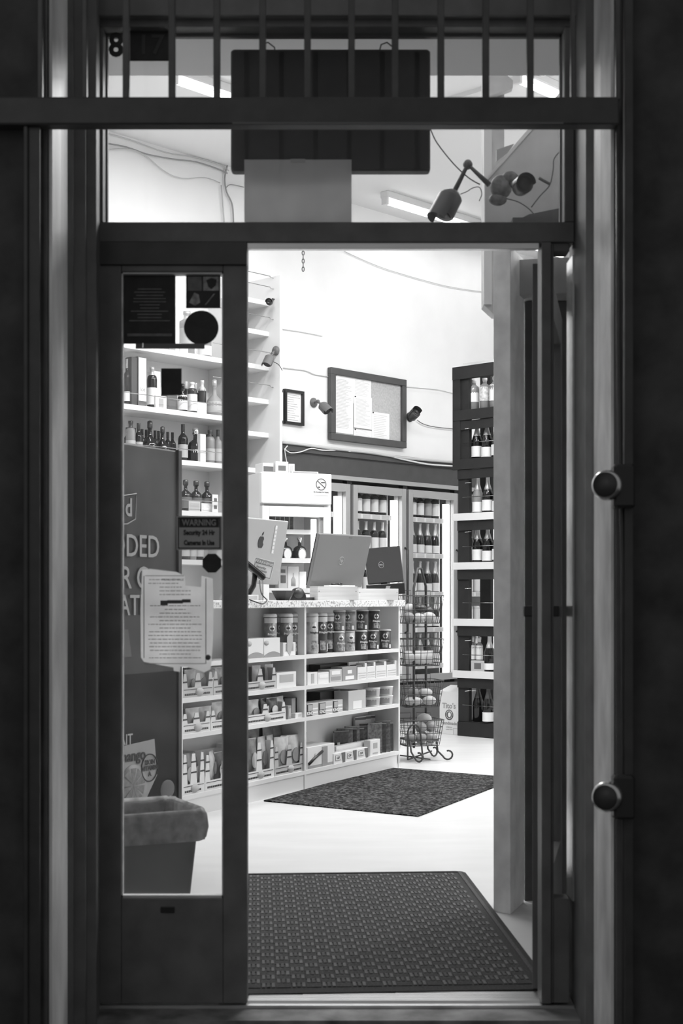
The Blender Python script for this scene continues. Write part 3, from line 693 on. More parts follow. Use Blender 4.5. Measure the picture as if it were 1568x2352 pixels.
# certificate frames
def cert(lab, px0, px1, pa, pb, pc, ly, edge=False):
    a, b = WL.hit(px0, -.02), WL.hit(px1, -.02); z0 = WL.z(px0, pb, -.02); z1 = WL.z(px0, pa, -.02)
    t = thing('picture_frame', lab, 'frame', WL.w(a, 0, z0), WL.ang); W, H = b - a, z1 - z0
    for q in ((0, W, 0, .022), (0, W, H - .022, H), (0, .022, .022, H - .022), (W - .022, W, .022, H - .022)): MB().box(q[0], q[1], -.03, -.002, q[2], q[3]).build('frame_bar', BLACKM, t)
    MB().box(.02, W - .02, -.012, -.002, .02, H - .02).build('certificate', PAPER, t)
    mb = MB()
    for k in range(12): mb.box(W * .2, W * random.uniform(.5, .85), -.0128, -.012, H * (.85 - k * .065), H * (.855 - k * .065) + .002)
    mb.build('print', INKG, t)
cert('black framed certificate on the white wall', 653, 697, 893, 973, 0, 0)
t = thing('picture_frame', 'black frame seen half hidden behind the shelf end', 'frame', WL.w(WL.hit(638, -.02), 0, WL.z(648, 972, -.02)), WL.ang)
W = WL.hit(651.5, -.02) - WL.hit(638, -.02); H = WL.z(648, 896, -.02) - WL.z(648, 972, -.02)
MB().box(0, W, -.03, 0, 0, H).build('frame_back', BLACKM, t, .003); MB().box(.02, W - .02, -.032, -.03, .02, H - .02).build('certificate', PAPER, t)
# wall cameras
b = Vector(W_(719, 925, 0)); secam('silver security camera on a short arm left of the notice board', b, (.729, -.684, 0), Vector(W_(730, 922, -.12)), Vector(W_(745, 937, -.22)), (.55, -.45, -.6), 1.15, 0)
b = Vector(W_(940, 958, 0)); secam('dark boxy security camera right of the notice board', b, (.729, -.684, 0), Vector(W_(941, 957, -.08)), Vector(W_(950, 953, -.16)), (.35, -.6, .35), 1.25, 1)
# liquor shelving against the back wall
SH = thing('liquor_shelving', 'tall white wall shelving behind the counter', 'shelving', WL.w(0, 0, 0), WL.ang)
pe = WL.hit(648, -.42); D_ = .42; sd = .30
MB().box(pe - .025, pe, -D_, -.001, 0, WL.z(648, 633, -.42)).build('end_panel', WHITE, SH)
divx = WL.hit(545, -sd)
MB().box(divx - .02, divx, -sd, -.001, 0, 3.3).build('divider', WHITE, SH)
ex = WL.hit(200, -sd)
for z in (3.33, 3.10, 2.84, 2.586, 2.333, 2.06):
    MB().box(divx, pe - .025, -sd, -.001, z - .035, z).build('shelf', WHITE, SH)
for z in (2.84, 2.42, 2.07, 1.71, 1.36, 1.0):
    MB().box(ex - 1.2, divx - .02, -sd, -.001, z - .036, z).build('shelf', WHITE, SH)
MB().box(ex - 1.22, ex - 1.2, -sd, -.001, 0, 2.9).build('end_panel', WHITE, SH)
for z in (2.42, 2.07, 1.71): MB().tube([(ex - 1.2, -sd - .012, z + .075), (divx - .02, -sd - .012, z + .075)], .003, 5).build('retaining_wire', CHROME, SH)
# hooks on the end panel
for i, (px, py) in enumerate([(612, 640), (612, 665), (611, 735), (608, 815), (607, 890)]):
    z = WL.z(px, py, -sd)
    MB().tube([(pe - .026, -sd - .05, z), (pe - .05, -sd - .05, z), (pe - .055, -sd - .04, z + .012), (pe - .04, -sd - .03, z + .015), (pe - .6, -sd - .012, z + .02)], .003, 5).build('retaining_wire', M('thin_wire', .4, .4, metal=.5), SH)
# cameras on the end panel
ndir = Vector((-.684, -.729, 0))
def PE(px, py, off=0.0):   # point on the inner face of the end panel
    lo_, hi_ = -.60, .05
    # face is plane lx = pe-.025; find ly from px
    k = (px - CX) / FPX; X = pe - .026 - off
    ly = (k * (WL.o.y + X * WL.ex.y - CAMY) - WL.o.x - X * WL.ex.x) / (WL.ey.x - k * WL.ey.y)
    p = WL.w(X, ly); return Vector((p[0], p[1], CAMZ + (HY - py) / FPX * (p[1] - CAMY)))
secam('small black security camera at the top of the shelf end', PE(632, 688), (-.684, -.729, 0), PE(626, 688, .03), PE(619, 694, .07), (-.12, -.98, -.1), .75, 1, False, True)
secam('dark security camera on a round black base on the shelf end', PE(634, 806), (-.684, -.729, 0), PE(626, 812, .05), PE(617, 828, .10), (-.3, -.5, -.8), 1.05, 0)

# things on the left shelves (seen through the sidelight)
def shelf_item(lab, px, z, kind, h, wd, mat, ly=-.2, lm=None, cap=None, lb=(.15, .5), cf=.8, grp='bottles on the liquor shelves', rot=-40):
    lx = WL.hit(px, ly)
    bottle(lab, WL.w(lx, ly, z), WL.ang + math.radians(rot), kind, h, wd, mat, lb, lm, cap, cf, grp)
def carton(lab, px0, px1, z, h, mat, ly=-.25, dp=.07, name='carton', bands=None, grp='cartons on the liquor shelves', F=WL, rot=0, txt=None, z1=None, cat='box', tilt=0):
    a, b = F.hit(px0, ly), F.hit(px1, ly)
    t = thing(name, lab, cat, F.w((a + b) / 2, ly, z), F.ang + rot, grp); W = (b - a) / 2
    if tilt: t.rotation_euler[0] = tilt
    MB().cbox(-W, W, 0, dp, 0, h, .002).build('box_body', mat, t)
    if bands:
        for (v0, v1, m, i) in bands: MB().box(-W * i, W * i, -.0012, .001, h * v0, h * v1).build('printed_band', m, t)
    if txt: 
        for (s, v, sz, m) in txt: text_part(s, h * sz, m, t, (0, -.0022, h * v))
    return t
si = shelf_item
si('slim tall pale bottle at the left end of the upper liquor shelf', 293, 2.42, 'wine', .33, .032, MGLASS, lm=LABEL, lb=(.1, .3))
carton('tall dark carton near the left end of the upper liquor shelf', 302, 315, 2.42, .34, M('dark_carton', .06, .5))
carton('tall carton with a white front near the left end of the upper shelf', 317, 337, 2.42, .35, GREY2, bands=[(.12, .98, PAPER, .85)], txt=[('/ce', .35, .12, INKG)])
si('tall dark bottle beside the white fronted carton', 349, 2.42, 'spirit', .30, .036, DGLASS, lb=(.1, .5), lm=LABEL)
carton('tall plain white carton left of the small square sticker', 353, 369, 2.42, .28, WHITE, ly=-.18)
carton('short pale carton at the front of the upper shelf', 357, 383, 2.42, .095, WHITE2, bands=[(.15, .8, LABELG, .4)])
carton('short dark carton at the front of the upper shelf', 384, 407, 2.42, .115, M('brown_carton', .1, .5), bands=[(.2, .6, GREY2, .7)])
si('white labelled bottle left of the taller white labelled one', 419, 2.42, 'squat', .20, .036, DGLASS, ly=-.26, lb=(.05, .58), cf=0)
si('taller white labelled bottle in the middle of the upper shelf', 441, 2.42, 'spirit', .22, .037, MGLASS, ly=-.26, lb=(.05, .6), cap=WHITE)
carton('short white carton right of the white labelled bottles', 453, 475, 2.42, .09, WHITE2, bands=[(.2, .7, LABEL, .7)])
si('thin necked dark bottle with white cap behind the cartons', 427, 2.42, 'wine', .25, .03, DGLASS, ly=-.1, cap=WHITE, lb=None)
si('second dark bottle with white cap behind the cartons', 449, 2.42, 'wine', .25, .03, DGLASS, ly=-.1, cap=WHITE, lb=None)
si('bottle with a long white neck near the right of the upper shelf', 464, 2.42, 'spirit', .27, .03, MGLASS, ly=-.14, cap=WHITE, cf=.7, lb=None)
si('large round bottle at the right end of the upper liquor shelf', 492, 2.42, 'onion', .28, .062, GREY3, ly=-.2, lm=LABELG, lb=(.1, .4))
# middle shelf z=2.07
z = 2.07
for px, kd, h, r, m, lab in ((300, 'spirit', .25, .034, LGLASS, 'slender pale bottle at the left end of the middle liquor shelf'), (318, 'wine', .24, .03, DGLASS, 'thin dark bottle behind the rail on the middle shelf'),
                             (344, 'onion', .27, .058, DGLASS, 'large dark round bottle on the middle shelf'), (373, 'onion', .24, .048, DGLASS, 'smaller dark round bottle on the middle shelf'),
                             (420, 'wine', .27, .036, DGLASS, 'dark bottle with a banded label on the middle shelf'),
                             (482, 'spirit', .25, .036, LGLASS, 'pale bottle right of the white tag on the middle shelf'), (500, 'wine', .26, .032, LGLASS, 'pale bottle at the right end of the middle shelf')):
    si(lab, px, z, kd, h, r, m, lb=(.1, .45) if m is LGLASS or kd == 'wine' else None, lm=LABELG, cap=DFOIL)
for k, px in enumerate((292, 309, 326, 336, 356, 364, 385, 396)): si(f'small dark bottle in the back row of the middle shelf, {ordn(k)} from the left', px, z, 'wine', .22, .026, MGLASS, ly=-.08, lb=None, cap=DFOIL, grp='small back row bottles on the middle liquor shelf')
lx = WL.hit(449, -.24)
t = thing('decanter_bottle', 'dark decanter bottle printed 1792 on the middle shelf', 'bottle', WL.w(lx, -.24, z), WL.ang - .5, 'bottles on the liquor shelves')
MB().lathe(prof('squat', .24, .056), 8, sx=1, sy=.6, smooth=False).build('glass_body', DGLASS, t)
MB().lathe([(.02, .2), (.024, .215), (.022, .245), (0, .25)], 12).build('stopper', CHROME, t)
text_part('1792', .03, LABEL, t, (0, -.0345, .075), bold=.0006)
carton('white folded tag card beside the 1792 decanter', 460, 473, z, .20, WHITE, ly=-.3, dp=.04)
# lower shelf 1.71
z = 1.71
for px, lab in ((426, 'dark bottle at the left of the lower liquor shelf'), (450, 'dark bottle in the middle of the lower liquor shelf'), (475, 'dark bottle at the right of the lower liquor shelf')):
    si(lab, px, z, 'squat', .23, .045, DGLASS, lb=(.1, .45), lm=GREY2, cap=DFOIL, cf=.85)
carton('small grey carton low on the lower liquor shelf', 434, 460, z, .075, CARD, bands=[(.2, .8, LABELG, .8)])
carton('wide pale carton on the right of the lower liquor shelf', 463, 500, z, .065, WHITE2, bands=[(.2, .7, LABEL, .8)])
carton('upright printed card at the right end of the lower shelf', 488, 501, z, .13, WHITE, ly=-.285, dp=.01, bands=[(.2, .4, GREY2, .5), (.6, .8, GREY2, .5)])
# top shelf 2.84
z = 2.84
carton('tall narrow white box on the top left shelf', 403, 412, z, .33, WHITE)
si('large grey jar bottle on the top left shelf', 429, z, 'spirit', .32, .06, GREY3, lb=(.2, .6), lm=LABELG, ly=-.2)
carton('low white box behind the round sticker', 413, 450, z, .07, WHITE)
si('clear bottle at the right of the top left shelf', 470, z, 'spirit', .2, .05, LGLASS, ly=-.15)
# stub shelf 1.36: few items at the lower bay
for k, px in enumerate((424, 440, 456)): si(f'dark bottle under the warning sticker, {ordn(k)} from the left', px, 1.36, 'spirit', .26, .036, (MGLASS, LGLASS, DGLASS)[k], lb=(.1, .4), lm=LABELG)

# ---------------------------------------------------------------- standing fridge
FR = Frame(-.541, 9.6 + CAMY, math.radians(22.6)); fw = .50; fdp = .45
Z = lambda px, py: FR.z(px, py)
ft = Z(650, 1086)
R = thing('display_fridge', 'white countertop height glass door fridge with a blank header', 'fridge', FR.w(0, 0, 0), FR.ang)
zl, zh = Z(650, 1159), ft
mb = MB().box(0, .03, .03, fdp, 0, zh).box(fw - .03, fw, .03, fdp, 0, zh).box(.03, fw - .03, fdp - .03, fdp, 0, zh).box(.03, fw - .03, .03, fdp, 0, .5).box(.03, fw - .03, .03, fdp, zl, zh)
mb.build('cabinet', WHITE, R)
MB().cbox(-.005, fw + .005, -.02, .03, zl + .005, zh, .006).build('header_panel', M('fridge_header', .8, .4), R)
dz0, dz1 = .5, zl - .012
door = MB().box(0, .05, -.02, .025, dz0, dz1).box(fw - .055, fw, -.02, .025, dz0, dz1).box(.05, fw - .055, -.02, .025, dz1 - .07, dz1).box(.05, fw - .055, -.02, .025, dz0, dz0 + .07).build('door', WHITE, R, .003)
MB().box(.05, fw - .055, -.002, .003, dz0 + .07, dz1 - .07).build('pane', GLASSC, door)
mb = MB().box(fw - .075, fw - .055, -.004, .02, dz0 + .07, dz1 - .07).build('gasket', GREY3, door)
MB().box(fw - .115, fw - .085, .04, .07, .55, dz1 - .08).build('light_tube', LEDM, R)
fs = [Z(690, 1221), Z(690, 1287), Z(690, 1356)]
for zz in fs + [fs[-1] - .26]:
    s = MB().box(.03, fw - .12, .06, fdp - .03, zz - .014, zz).build('shelf', WHITE, R); MB().box(.03, fw - .12, .05, .06, zz - .016, zz + .016).build('price_rail', LABEL, s)
# no smoking sign
NS = thing('no_smoking_sign', 'round no smoking sign with small print on the fridge header', 'sign', FR.w(FR.hit(737, -.02), -.021, Z(737, 1117)), FR.ang)
MB().box(-.05, .055, -.0008, 0, -.065, .045).build('sheet', M('sign_paper', .66, .7), NS)
ring = [(.036 * math.cos(a), -.0012, .012 + .038 * math.sin(a)) for a in [2 * math.pi * i / 28 for i in range(28)]]
MB().tube(ring, .003, 5, True).tube([ring[11], ring[25]], .003, 5).build('ring', GREY2, NS)
MB().box(.0, .028, -.002, -.0008, .02, .027).box(-.022, -.008, -.002, -.0008, -.012, -.005).tube([(.0, -.001, .04), (-.004, -.001, .03)], .001, 4).build('cigarette', BLACKM, NS)
text_part('No Smoking No Vaping', .0115, INK, NS, (.0, -.0012, -.042), bold=.0002)
# fridge contents
for k in range(5): 
    px = 628 + k * 10.5
    a = FR.hit(px, .10); t = thing('slim_carton', f'slim dark carton on the top fridge shelf, {ordn(k)} from the left', 'box', FR.w(a, .10, fs[0]), FR.ang, 'slim cartons in the fridge')
    MB().box(-.014, .014, 0, .1, 0, .105).build('box_body', M('slim_dark', .07, .4, noise=.6, scale=50), t); MB().box(.012, .0155, -.001, .1, 0, .108).build('edge', WHITE, t)
for px, lab in ((655, 'squat dark bottle with oval label, left one in the fridge'), (688, 'squat dark bottle with oval label, right one in the fridge')):
    a = FR.hit(px, .12); t = thing('squat_liquor_bottle', lab, 'bottle', FR.w(a, .12, fs[1]), FR.ang, 'oval labelled bottles in the fridge')
    MB().lathe([(.04, 0), (.046, .006), (.047, .06), (.044, .085), (.03, .098), (.012, .105), (.011, .125), (0, .125)], 14).build('glass_body', DGLASS, t)
    MB().lathe([(.011, .12), (.011, .137), (.017, .143), (.018, .158), (.012, .166), (0, .168)], 12).build('stopper', CHROME, t)
    o = MB().prism([(.026 * math.cos(2 * math.pi * i / 16), -.047, .045 + .036 * math.sin(2 * math.pi * i / 16)) for i in range(16)], (0, -.002, 0)).build('label', LABEL, t)
    ring = [(.029 * math.cos(2 * math.pi * i / 18), -.048, .045 + .04 * math.sin(2 * math.pi * i / 18)) for i in range(18)]; MB().tube(ring, .0018, 4, True).build('label_rim', CHROME, t)
for px, lab, m in ((668, 'small dark box between the squat bottles in the fridge', GREY2),):
    a = FR.hit(px, .17); t = thing('small_box', lab, 'box', FR.w(a + .01, .17, fs[1]), FR.ang); MB().cbox(-.02, .02, 0, .05, 0, .07).build('box_body', m, t)
def fbox(lab, p0, p1, h, m, ly=.10, bands=None, txt=None): return carton(lab, p0, p1, fs[2], h, m, ly, .08, 'boxed_bottle', bands, 'boxes on the lower fridge shelf', FR, 0, txt)
fbox('grey printed box on the lower fridge shelf', 640, 660, .168, CARD, bands=[(.30, .62, M('brown_carton', .1), .6), (.72, .86, GREY2, .5)])
t = fbox('white box with a bottle picture on the lower fridge shelf', 661, 686, .165, WHITE)
MB().lathe([(.017, .03), (.017, .075), (.005, .095), (.004, .12), (0, .12)], 10, Matrix.Diagonal((1, .08, 1, 1))).build('bottle_picture', LABELG, t)
fbox('shorter white box on the lower fridge shelf', 687, 703, .13, WHITE2)
# cartons on top of the fridge
def topbox(lab, p0, p1, h, m, ly, dp=.12, rot=0, bands=None): return carton(lab, p0, p1, ft, h, m, ly, dp, 'supply_carton', bands, 'cartons on top of the fridge', FR, rot)
topbox('printed white carton on the left of the fridge top', 603, 629, .065, WHITE2, .03, bands=[(.12, .66, M('brown_carton', .1, .5), .9)], rot=.12)
topbox('taller printed carton in the middle of the fridge top', 633, 662, .078, WHITE, .02, bands=[(.2, .65, GREY2, .6)])
topbox('angled box end at the right of the taller carton', 663, 676, .07, WHITE2, .06, rot=-.3, bands=[(.2, .8, GREY5, .6)])
topbox('flat low carton lying on the right of the fridge top', 670, 731, .018, GREY5, .03, bands=[(.3, .7, GREY3, .9)])

# ---------------------------------------------------------------- wine rack
rk_l = RK.hit(1052); top = RK.z(1057, 843)
RR = thing('wine_rack', 'tall black wooden rack with white shelf fronts right of the cooler', 'rack', RK.w(0, 0, 0), RK.ang)
Lr = 1.05; dpt = .32
for y in (0, dpt - .04):
    MB().box(rk_l, rk_l + .105, y, y + .04, 0, top - .01).build('upright', RACKB, RR, .002); MB().box(rk_l + Lr - .105, rk_l + Lr, y, y + .04, 0, top - .01).build('upright', RACKB, RR, .002)
MB().box(RK.hit(1042), rk_l + .03, -.018, .0, RK.z(1050, 1080), top).build('upright', RACKB, RR, .002)
rs = [2.555, 2.17, 1.745, 1.36, .918, .51, .115]
for i, z in enumerate(rs):
    MB().box(rk_l, rk_l + Lr, .0, dpt, z - .02, z).build('shelf', RACKB if i < 2 or i == 6 else WHITE, RR)
    if i in (2, 3, 4, 5):
        MB().box(RK.hit(1044), rk_l + Lr, -.03, -.002, z - .052, z + .004).build('front_board', WHITE2, RR, .001)
        MB().box(rk_l, rk_l + Lr, -.012, .0, z - .13, z - .053).build('cross_board', RACKB, RR)
    elif i < 2:
        MB().box(RK.hit(1044), rk_l + Lr, -.022, -.002, z - .075, z + .006).build('cross_board', RACKB, RR, .002)
        MB().box(rk_l, rk_l + Lr, -.012, .0, z - .15, z - .078).build('cross_board', RACKB, RR, .002)
    else: MB().box(rk_l, rk_l + Lr, -.012, .0, 0, z - .005).build('cross_board', RACKB, RR, .002)
    if i: MB().tube([(rk_l + .06, -.02, z + .13), (rk_l + Lr, -.02, z + .13)], .0025, 5).build('retaining_wire', CHROME, RR)
    if i: MB().tube([(rk_l + .09, -.03, z + .24), (rk_l + .13, .0, z + .245)], .003, 5).build('wire_hook', CHROME, RR)
MB().box(RK.hit(1042), rk_l + Lr, -.022, .02, top - .10, top).build('cross_board', RACKB, RR, .002)
MB().box(RK.hit(1041), RK.hit(1041) + .30, .12, .14, top, top + .05).build('top_batten', WOODL, RR)
def rb(lab, px, lvl, kind, h, r, m, lb, lm=None, cap=None, cf=.62, ly=.07): bottle(lab, RK.w(RK.hit(px, ly), ly, rs[lvl]), RK.ang + math.radians(20), kind, h, r, m, lb, lm, cap, cf, 'bottles on the wine rack')
rb('clear bottle with a large pale label, left on the rack top shelf', 1088, 0, 'spirit', .25, .042, LGLASS, (.28, .78), LABEL, WHITE, .88)
rb('clear bottle with a printed label, second on the rack top shelf', 1113, 0, 'spirit', .25, .042, LGLASS, (.28, .72), M('printed_label', .6, .6, noise=.4, scale=60), WHITE, .88)
rb('clear bottle half hidden by the post on the rack top shelf', 1136, 0, 'spirit', .25, .042, LGLASS, (.25, .75), LABEL, WHITE, .88)
for lvl, nm in ((1, 'second'), (2, 'third'), (3, 'fourth')):
    for k, px in enumerate((1095, 1118, 1141)):
        m = DGLASS if not (lvl == 2 and k == 0) else LGLASS
        rb(f"{'dark' if m is DGLASS else 'pale'} foil topped sparkling wine bottle, {ordn(k)} from the left on the {nm} rack shelf", px + (2 if lvl > 1 else 0), lvl, 'champ', .31, .045, m, (.07, .34) if (k + lvl) % 2 else (.05, .30), LABEL, FOIL, .6)
rb('dark sparkling wine bottle at the right of the sixth rack shelf', 1124, 5, 'champ', .31, .045, DGLASS, (.06, .22), LABEL, FOIL, .6, .04)
rb('slender clear bottle, left on the sixth rack shelf', 1085, 5, 'spirit', .27, .028, LGLASS, (.35, .75), LABEL, WHITE, .85, .06)
rb('slender clear bottle, second on the sixth rack shelf', 1101, 5, 'spirit', .27, .028, LGLASS, (.35, .75), LABEL, WHITE, .85, .06)
carton('printed cardboard tray under the slender clear bottles', 1081, 1112, rs[5], .085, CARD, 0.0, .05, 'cardboard_tray', [(.25, .8, GREY2, .5)], None, RK)
rb('dark bottle at the bottom left of the rack', 1098, 6, 'champ', .31, .045, DGLASS, None, LABEL, DFOIL, .6)
rb('dark sparkling wine bottle with white label at the bottom of the rack', 1121, 6, 'champ', .31, .045, DGLASS, (.04, .27), LABEL, DFOIL, .6, .03)
# vodka carton
TB = thing('vodka_carton', "white cardboard carton printed Tito's standing by the rack", 'carton', RK.w(rk_l - .215, .03, 0), RK.ang)
cw = .20; ch = .34; zb0 = 0
MB().cbox(0, cw, 0, .26, 0, ch, .002).build('box_body', WHITE, TB)
MB().prism([(0, 0, ch), (cw, 0, ch), (cw, .09, ch + .045), (.04, .09, ch + .045)], (0, .002, .002)).build('flap', WHITE, TB)
text_part("Tito's", .06, GREY3, TB, (.098, -.001, .225), bold=.0012)
MB().lathe([(.042, 0), (.042, .001), (0, .001)], 24, Matrix.Translation((.10, 0, .155)) @ Matrix.Rotation(math.pi / 2, 4, 'X')).build('emblem', GREY2, TB)
MB().tube([(.10 + .03 * math.cos(2 * math.pi * i / 20), -.0015, .155 + .03 * math.sin(2 * math.pi * i / 20)) for i in range(20)], .002, 4, True).ball((.102, -.001, .155), .015, 8, (1, .1, 1.3)).build('emblem_ring', LABEL, TB)
text_part("Handmade", .036, GREY3, TB, (.10, -.001, .088), bold=.0008)
text_part("VODKA", .017, GREY3, TB, (.10, -.001, .055)); text_part("AUSTIN TEXAS", .01, GREY3, TB, (.10, -.001, .038))
MB().box(.14, .142, -.001, 0, .0, .05).box(.14, .198, -.001, 0, .048, .05).build('code_box', GREY3, TB)
# chain
t = thing('hanging_chain', 'short dark chain hanging from the ceiling above the wall corner', 'chain', (fx(696, 3.6), 3.6, fz(618, 3.6)))
n = 14; zz = .036
mb = MB()
for k in range(30):
    z = k * .021; a = (k % 2) * math.pi / 2
    mb.tube([((.006 * math.cos(b)) * math.cos(a), (.006 * math.cos(b)) * math.sin(a), z + .013 * math.sin(b)) for b in [2 * math.pi * i / 8 for i in range(8)]], .0025, 4, True)
mb.build('links', GREY2, t)
MB().tube([(0, 0, 30 * .021), (0, 0, CH - fz(618, 3.6))], .003, 5).build('rod', GREY2, t)
# ================================================================= counter
CL = 2.42; dvx = CT.hit(701)
C = thing('shop_counter', 'white shelved checkout counter with a speckled top', 'counter', CT.w(0, 0, 0), CT.ang)
SD = .22
for x in (-CL, dvx - .01, -.02): MB().box(x, x + .02, 0, SD, .0, 1.03).build('upright_panel', WHITE, C)
MB().box(-CL, 0, SD, SD + .018, 0, 1.03).build('back_panel', M('counter_back', .78, .5), C)
MB().box(-CL, 0, .02, SD, .0, .085).box(-CL, -.02, .004, .02, 0, .085).build('plinth', WHITE, C)
MB().box(-CL, 0, .56, .58, 0, 1.03).build('rear_panel', WHITE, C)
for a, b in ((-CL + .02, dvx - .01), (dvx + .01, -.02)):
    for z in (.762, .588, .41, .108): MB().box(a, b, 0, SD, z - .022, z).build('shelf', WHITE, C)
o = MB().cbox(-CL - .02, .03, -.025, .62, 1.03, 1.07, .003).build('countertop', GRANITE, C)
MB().box(-.03, -.008, -.003, .0, .03, .08).build('plinth_clip', GREY5, C)
CZ = [.762, .588, .41, .108]
def cbox(lab, px0, px1, lvl, h, mat, ly=.02, dp=.1, bands=None, txt=None, name='carton', grp='boxes on the counter shelves', z=None, rot=0, cat='box'):
    return carton(lab, px0, px1, CZ[lvl] if z is None else z, h, mat, ly, dp, name, bands, grp, CT, rot, txt, cat=cat)
# snack cans
_cn = {}
def snack_can(lab, px, z, h, tone, ly=.06, rot=-40, grp='round snack cans on the top counter shelf'):
    key = (round(h, 3), tone); loc = CT.w(CT.hit(px, ly), ly, z); rz = CT.ang + math.radians(rot)
    if key in _cn: return dup(_cn[key], loc, rz, lab, grp)
    t = thing('snack_can', lab, 'can', loc, rz, grp); _cn[key] = t
    body = {0: M('can_dark', .06, .3), 1: M('can_mid', .22, .3, noise=.3, scale=40), 2: M('can_light', .5, .3, noise=.2, scale=40)}[tone]; r = .037
    MB().lathe([(r, 0), (r, h * .93)], 16).build('can_body', body, t)
    MB().lathe([(r + .001, h * .92), (r + .002, h * .935), (r + .001, h * .97), (r - .004, h), (0, h)], 16).build('plastic_lid', M('can_lid', .6, .3), t)
    def patch(a0, a1, z0, z1, nm, m):
        vs = []; n = 6
        for zz in (z0, z1):
            for k in range(n + 1):
                a = math.radians(-90 + a0 + (a1 - a0) * k / n); vs.append(((r + .001) * math.cos(a), (r + .001) * math.sin(a), zz))
        MB().add(vs, [(k, k + 1, n + 2 + k, n + 1 + k) for k in range(n)], True).build(nm, m, t)
    hh = h
    if h > .2:
        patch(-75, 80, hh * .78, hh * .9, 'top_band', M('can_top', .62, .3)); 
    MB().lathe([(.017, 0), (.017, .0015), (0, .0015)], 14, Matrix.Translation((0, -r + .0022, hh * .66)) @ Matrix.Rotation(math.pi / 2, 4, 'X')).build('oval_badge', LABEL, t)
    MB().lathe([(.0085, 0), (.0085, .001), (0, .001)], 10, Matrix.Translation((0, -r + .0008, hh * .655)) @ Matrix.Rotation(math.pi / 2, 4, 'X') @ Matrix.Diagonal((1.4, .7, 1, 1))).build('badge_mark', INK, t)
    text_part('Pringles', .0165, LABEL if tone != 2 else INK, t, (0, -r - .0012, hh * (.52 if h > .2 else .42)), bold=.0004)
    patch(-28, 24, hh * .08, hh * .32, 'picture_patch', M('can_picture', .34, .4, noise=.7, scale=70))
    patch(42, 66, hh * .05, hh * .24, 'barcode_patch', LABEL)
    return t
sc_ = snack_can; z = CZ[0]
sc_('tall snack can at the left of the left top shelf', 620, z, .235, 1)
sc_('tall snack can in the shadow between two others, left bay', 640, z, .235, 1, .14)
sc_('tall snack can in the middle of the left top shelf', 657, z, .235, 1, .05)
sc_('tall snack can on the right of the left top shelf', 671, z, .235, 1, .08)
sc_('tall pale snack can beside the counter divider', 716, z, .235, 2, .05)
sc_('tall dark snack can, first right of the pale one', 737, z, .235, 0, .05)
sc_('tall dark snack can, second right of the pale one', 753, z, .235, 0, .10)
for k, px in enumerate((777, 800, 829, 856, 884)):
    sc_(f'short snack can in the lower row of the right bay, {ordn(k)} from the left', px, z, .125, (0, 2, 0, 0, 0)[k] if k else 1, .05 + .01 * (k % 2), -60 if k > 2 else -35)
for k, px in enumerate((779, 802, 832, 858)):
    sc_(f'short snack can stacked on the lower row, {ordn(k)} from the left', px, z + .1255, .125, (1, 1, 0, 0)[k], .055, -80 if k < 3 else -35)
bd = lambda *a: list(a)
def swoosh(t, W, H):
    MB().prism([(W * (-1 + .2 * i), -.0018, H * (.04 + .26 * math.sin(math.pi * (i + 1) / 13))) for i in range(11)] + [(W, -.0018, .002), (-W, -.0018, .002)], (0, .001, 0)).build('printed_curve', GREY3, t)
for p0, p1, lab in ((566, 605, 'white box with a grey curve, left one on the top left shelf'), (606, 643, 'white box with a grey curve, right one on the top left shelf')):
    t = cbox(lab, p0, p1, 0, .105, WHITE, .008, .10); W = (CT.hit(p1) - CT.hit(p0)) / 2
    swoosh(t, W * .98, .105)
    MB().lathe([(.014, 0), (.014, .001), (0, .001)], 12, Matrix.Translation((-W * .7, -.0005, .078)) @ Matrix.Rotation(math.pi / 2, 4, 'X') @ Matrix.Diagonal((1.8, 1, 1, 1))).build('printed_spot', LABELG, t)
t = cbox('small white tray box with a pale tongue, beside the curved boxes', 650, 679, 0, .075, WHITE, .01, .09, [(.35, .9, GREY3, .6), (.02, .3, PAPER, .9)])
MB().prism([(-.03, -.003, .03), (.0, -.003, .0), (.03, -.003, .06), (.035, -.003, .11), (.0, -.003, .125), (-.03, -.003, .105)], (0, .002, 0)).build('tongue', LABELG, t)

# snack bags
_bg = {}
def bagmesh(w, h, th, key):
    mb = MB(); n = 7; m = 8; rnd = random.Random(key)
    for side in (1, -1):
        vs = []; fs = []
        for j in range(m + 1):
            for i in range(n + 1):
                u, v = i / n, j / m; b = (max(0, math.sin(math.pi * u)) ** .6) * (max(0, math.sin(math.pi * min(1, max(0, (v - .07) / .86)))) ** .55)
                wd = w * (1 - .08 * math.sin(math.pi * v)); dz = rnd.uniform(-.004, .004) * b
                vs.append(((u - .5) * wd, -side * (th / 2 * b + dz * .8 + .0006), v * h + dz))
        for j in range(m):
            for i in range(n):
                a = j * (n + 1) + i; q = (a, a + 1, a + n + 2, a + n + 1); fs.append(q if side == 1 else q[::-1])
        mb.add(vs, fs, True)
    return mb
def bag(lab, px, z, w, h, mat, ly=.06, rot=0, lean=.0, grp='snack bags on the counter shelves', F=None, spot=True):
    F = F or CT
    key = (mat.name, round(w, 3), round(h, 3)); loc = F.w(F.hit(px, ly), ly, z)
    if key in _bg: t = dup(_bg[key], loc, F.ang + rot, lab, grp)
    else:
        t = thing('snack_bag', lab, 'bag', loc, F.ang + rot, grp); _bg[key] = t
        bagmesh(w, h, .045, hash(key) % 99).build('bag_body', mat, t)
        if spot: MB().prism([(w * .27 * math.cos(2 * math.pi * i / 12), -.026, h * .45 + h * .2 * math.sin(2 * math.pi * i / 12)) for i in range(12)], (0, .003, 0)).build('printed_patch', LABEL if mat is not BAGL else GREY3, t)
        MB().box(-w * .46, w * .46, -.002, .002, h * .965, h * .995).build('top_seal', FOIL, t)
    t.rotation_euler = (lean, 0, F.ang + rot); return t
_tr = {}
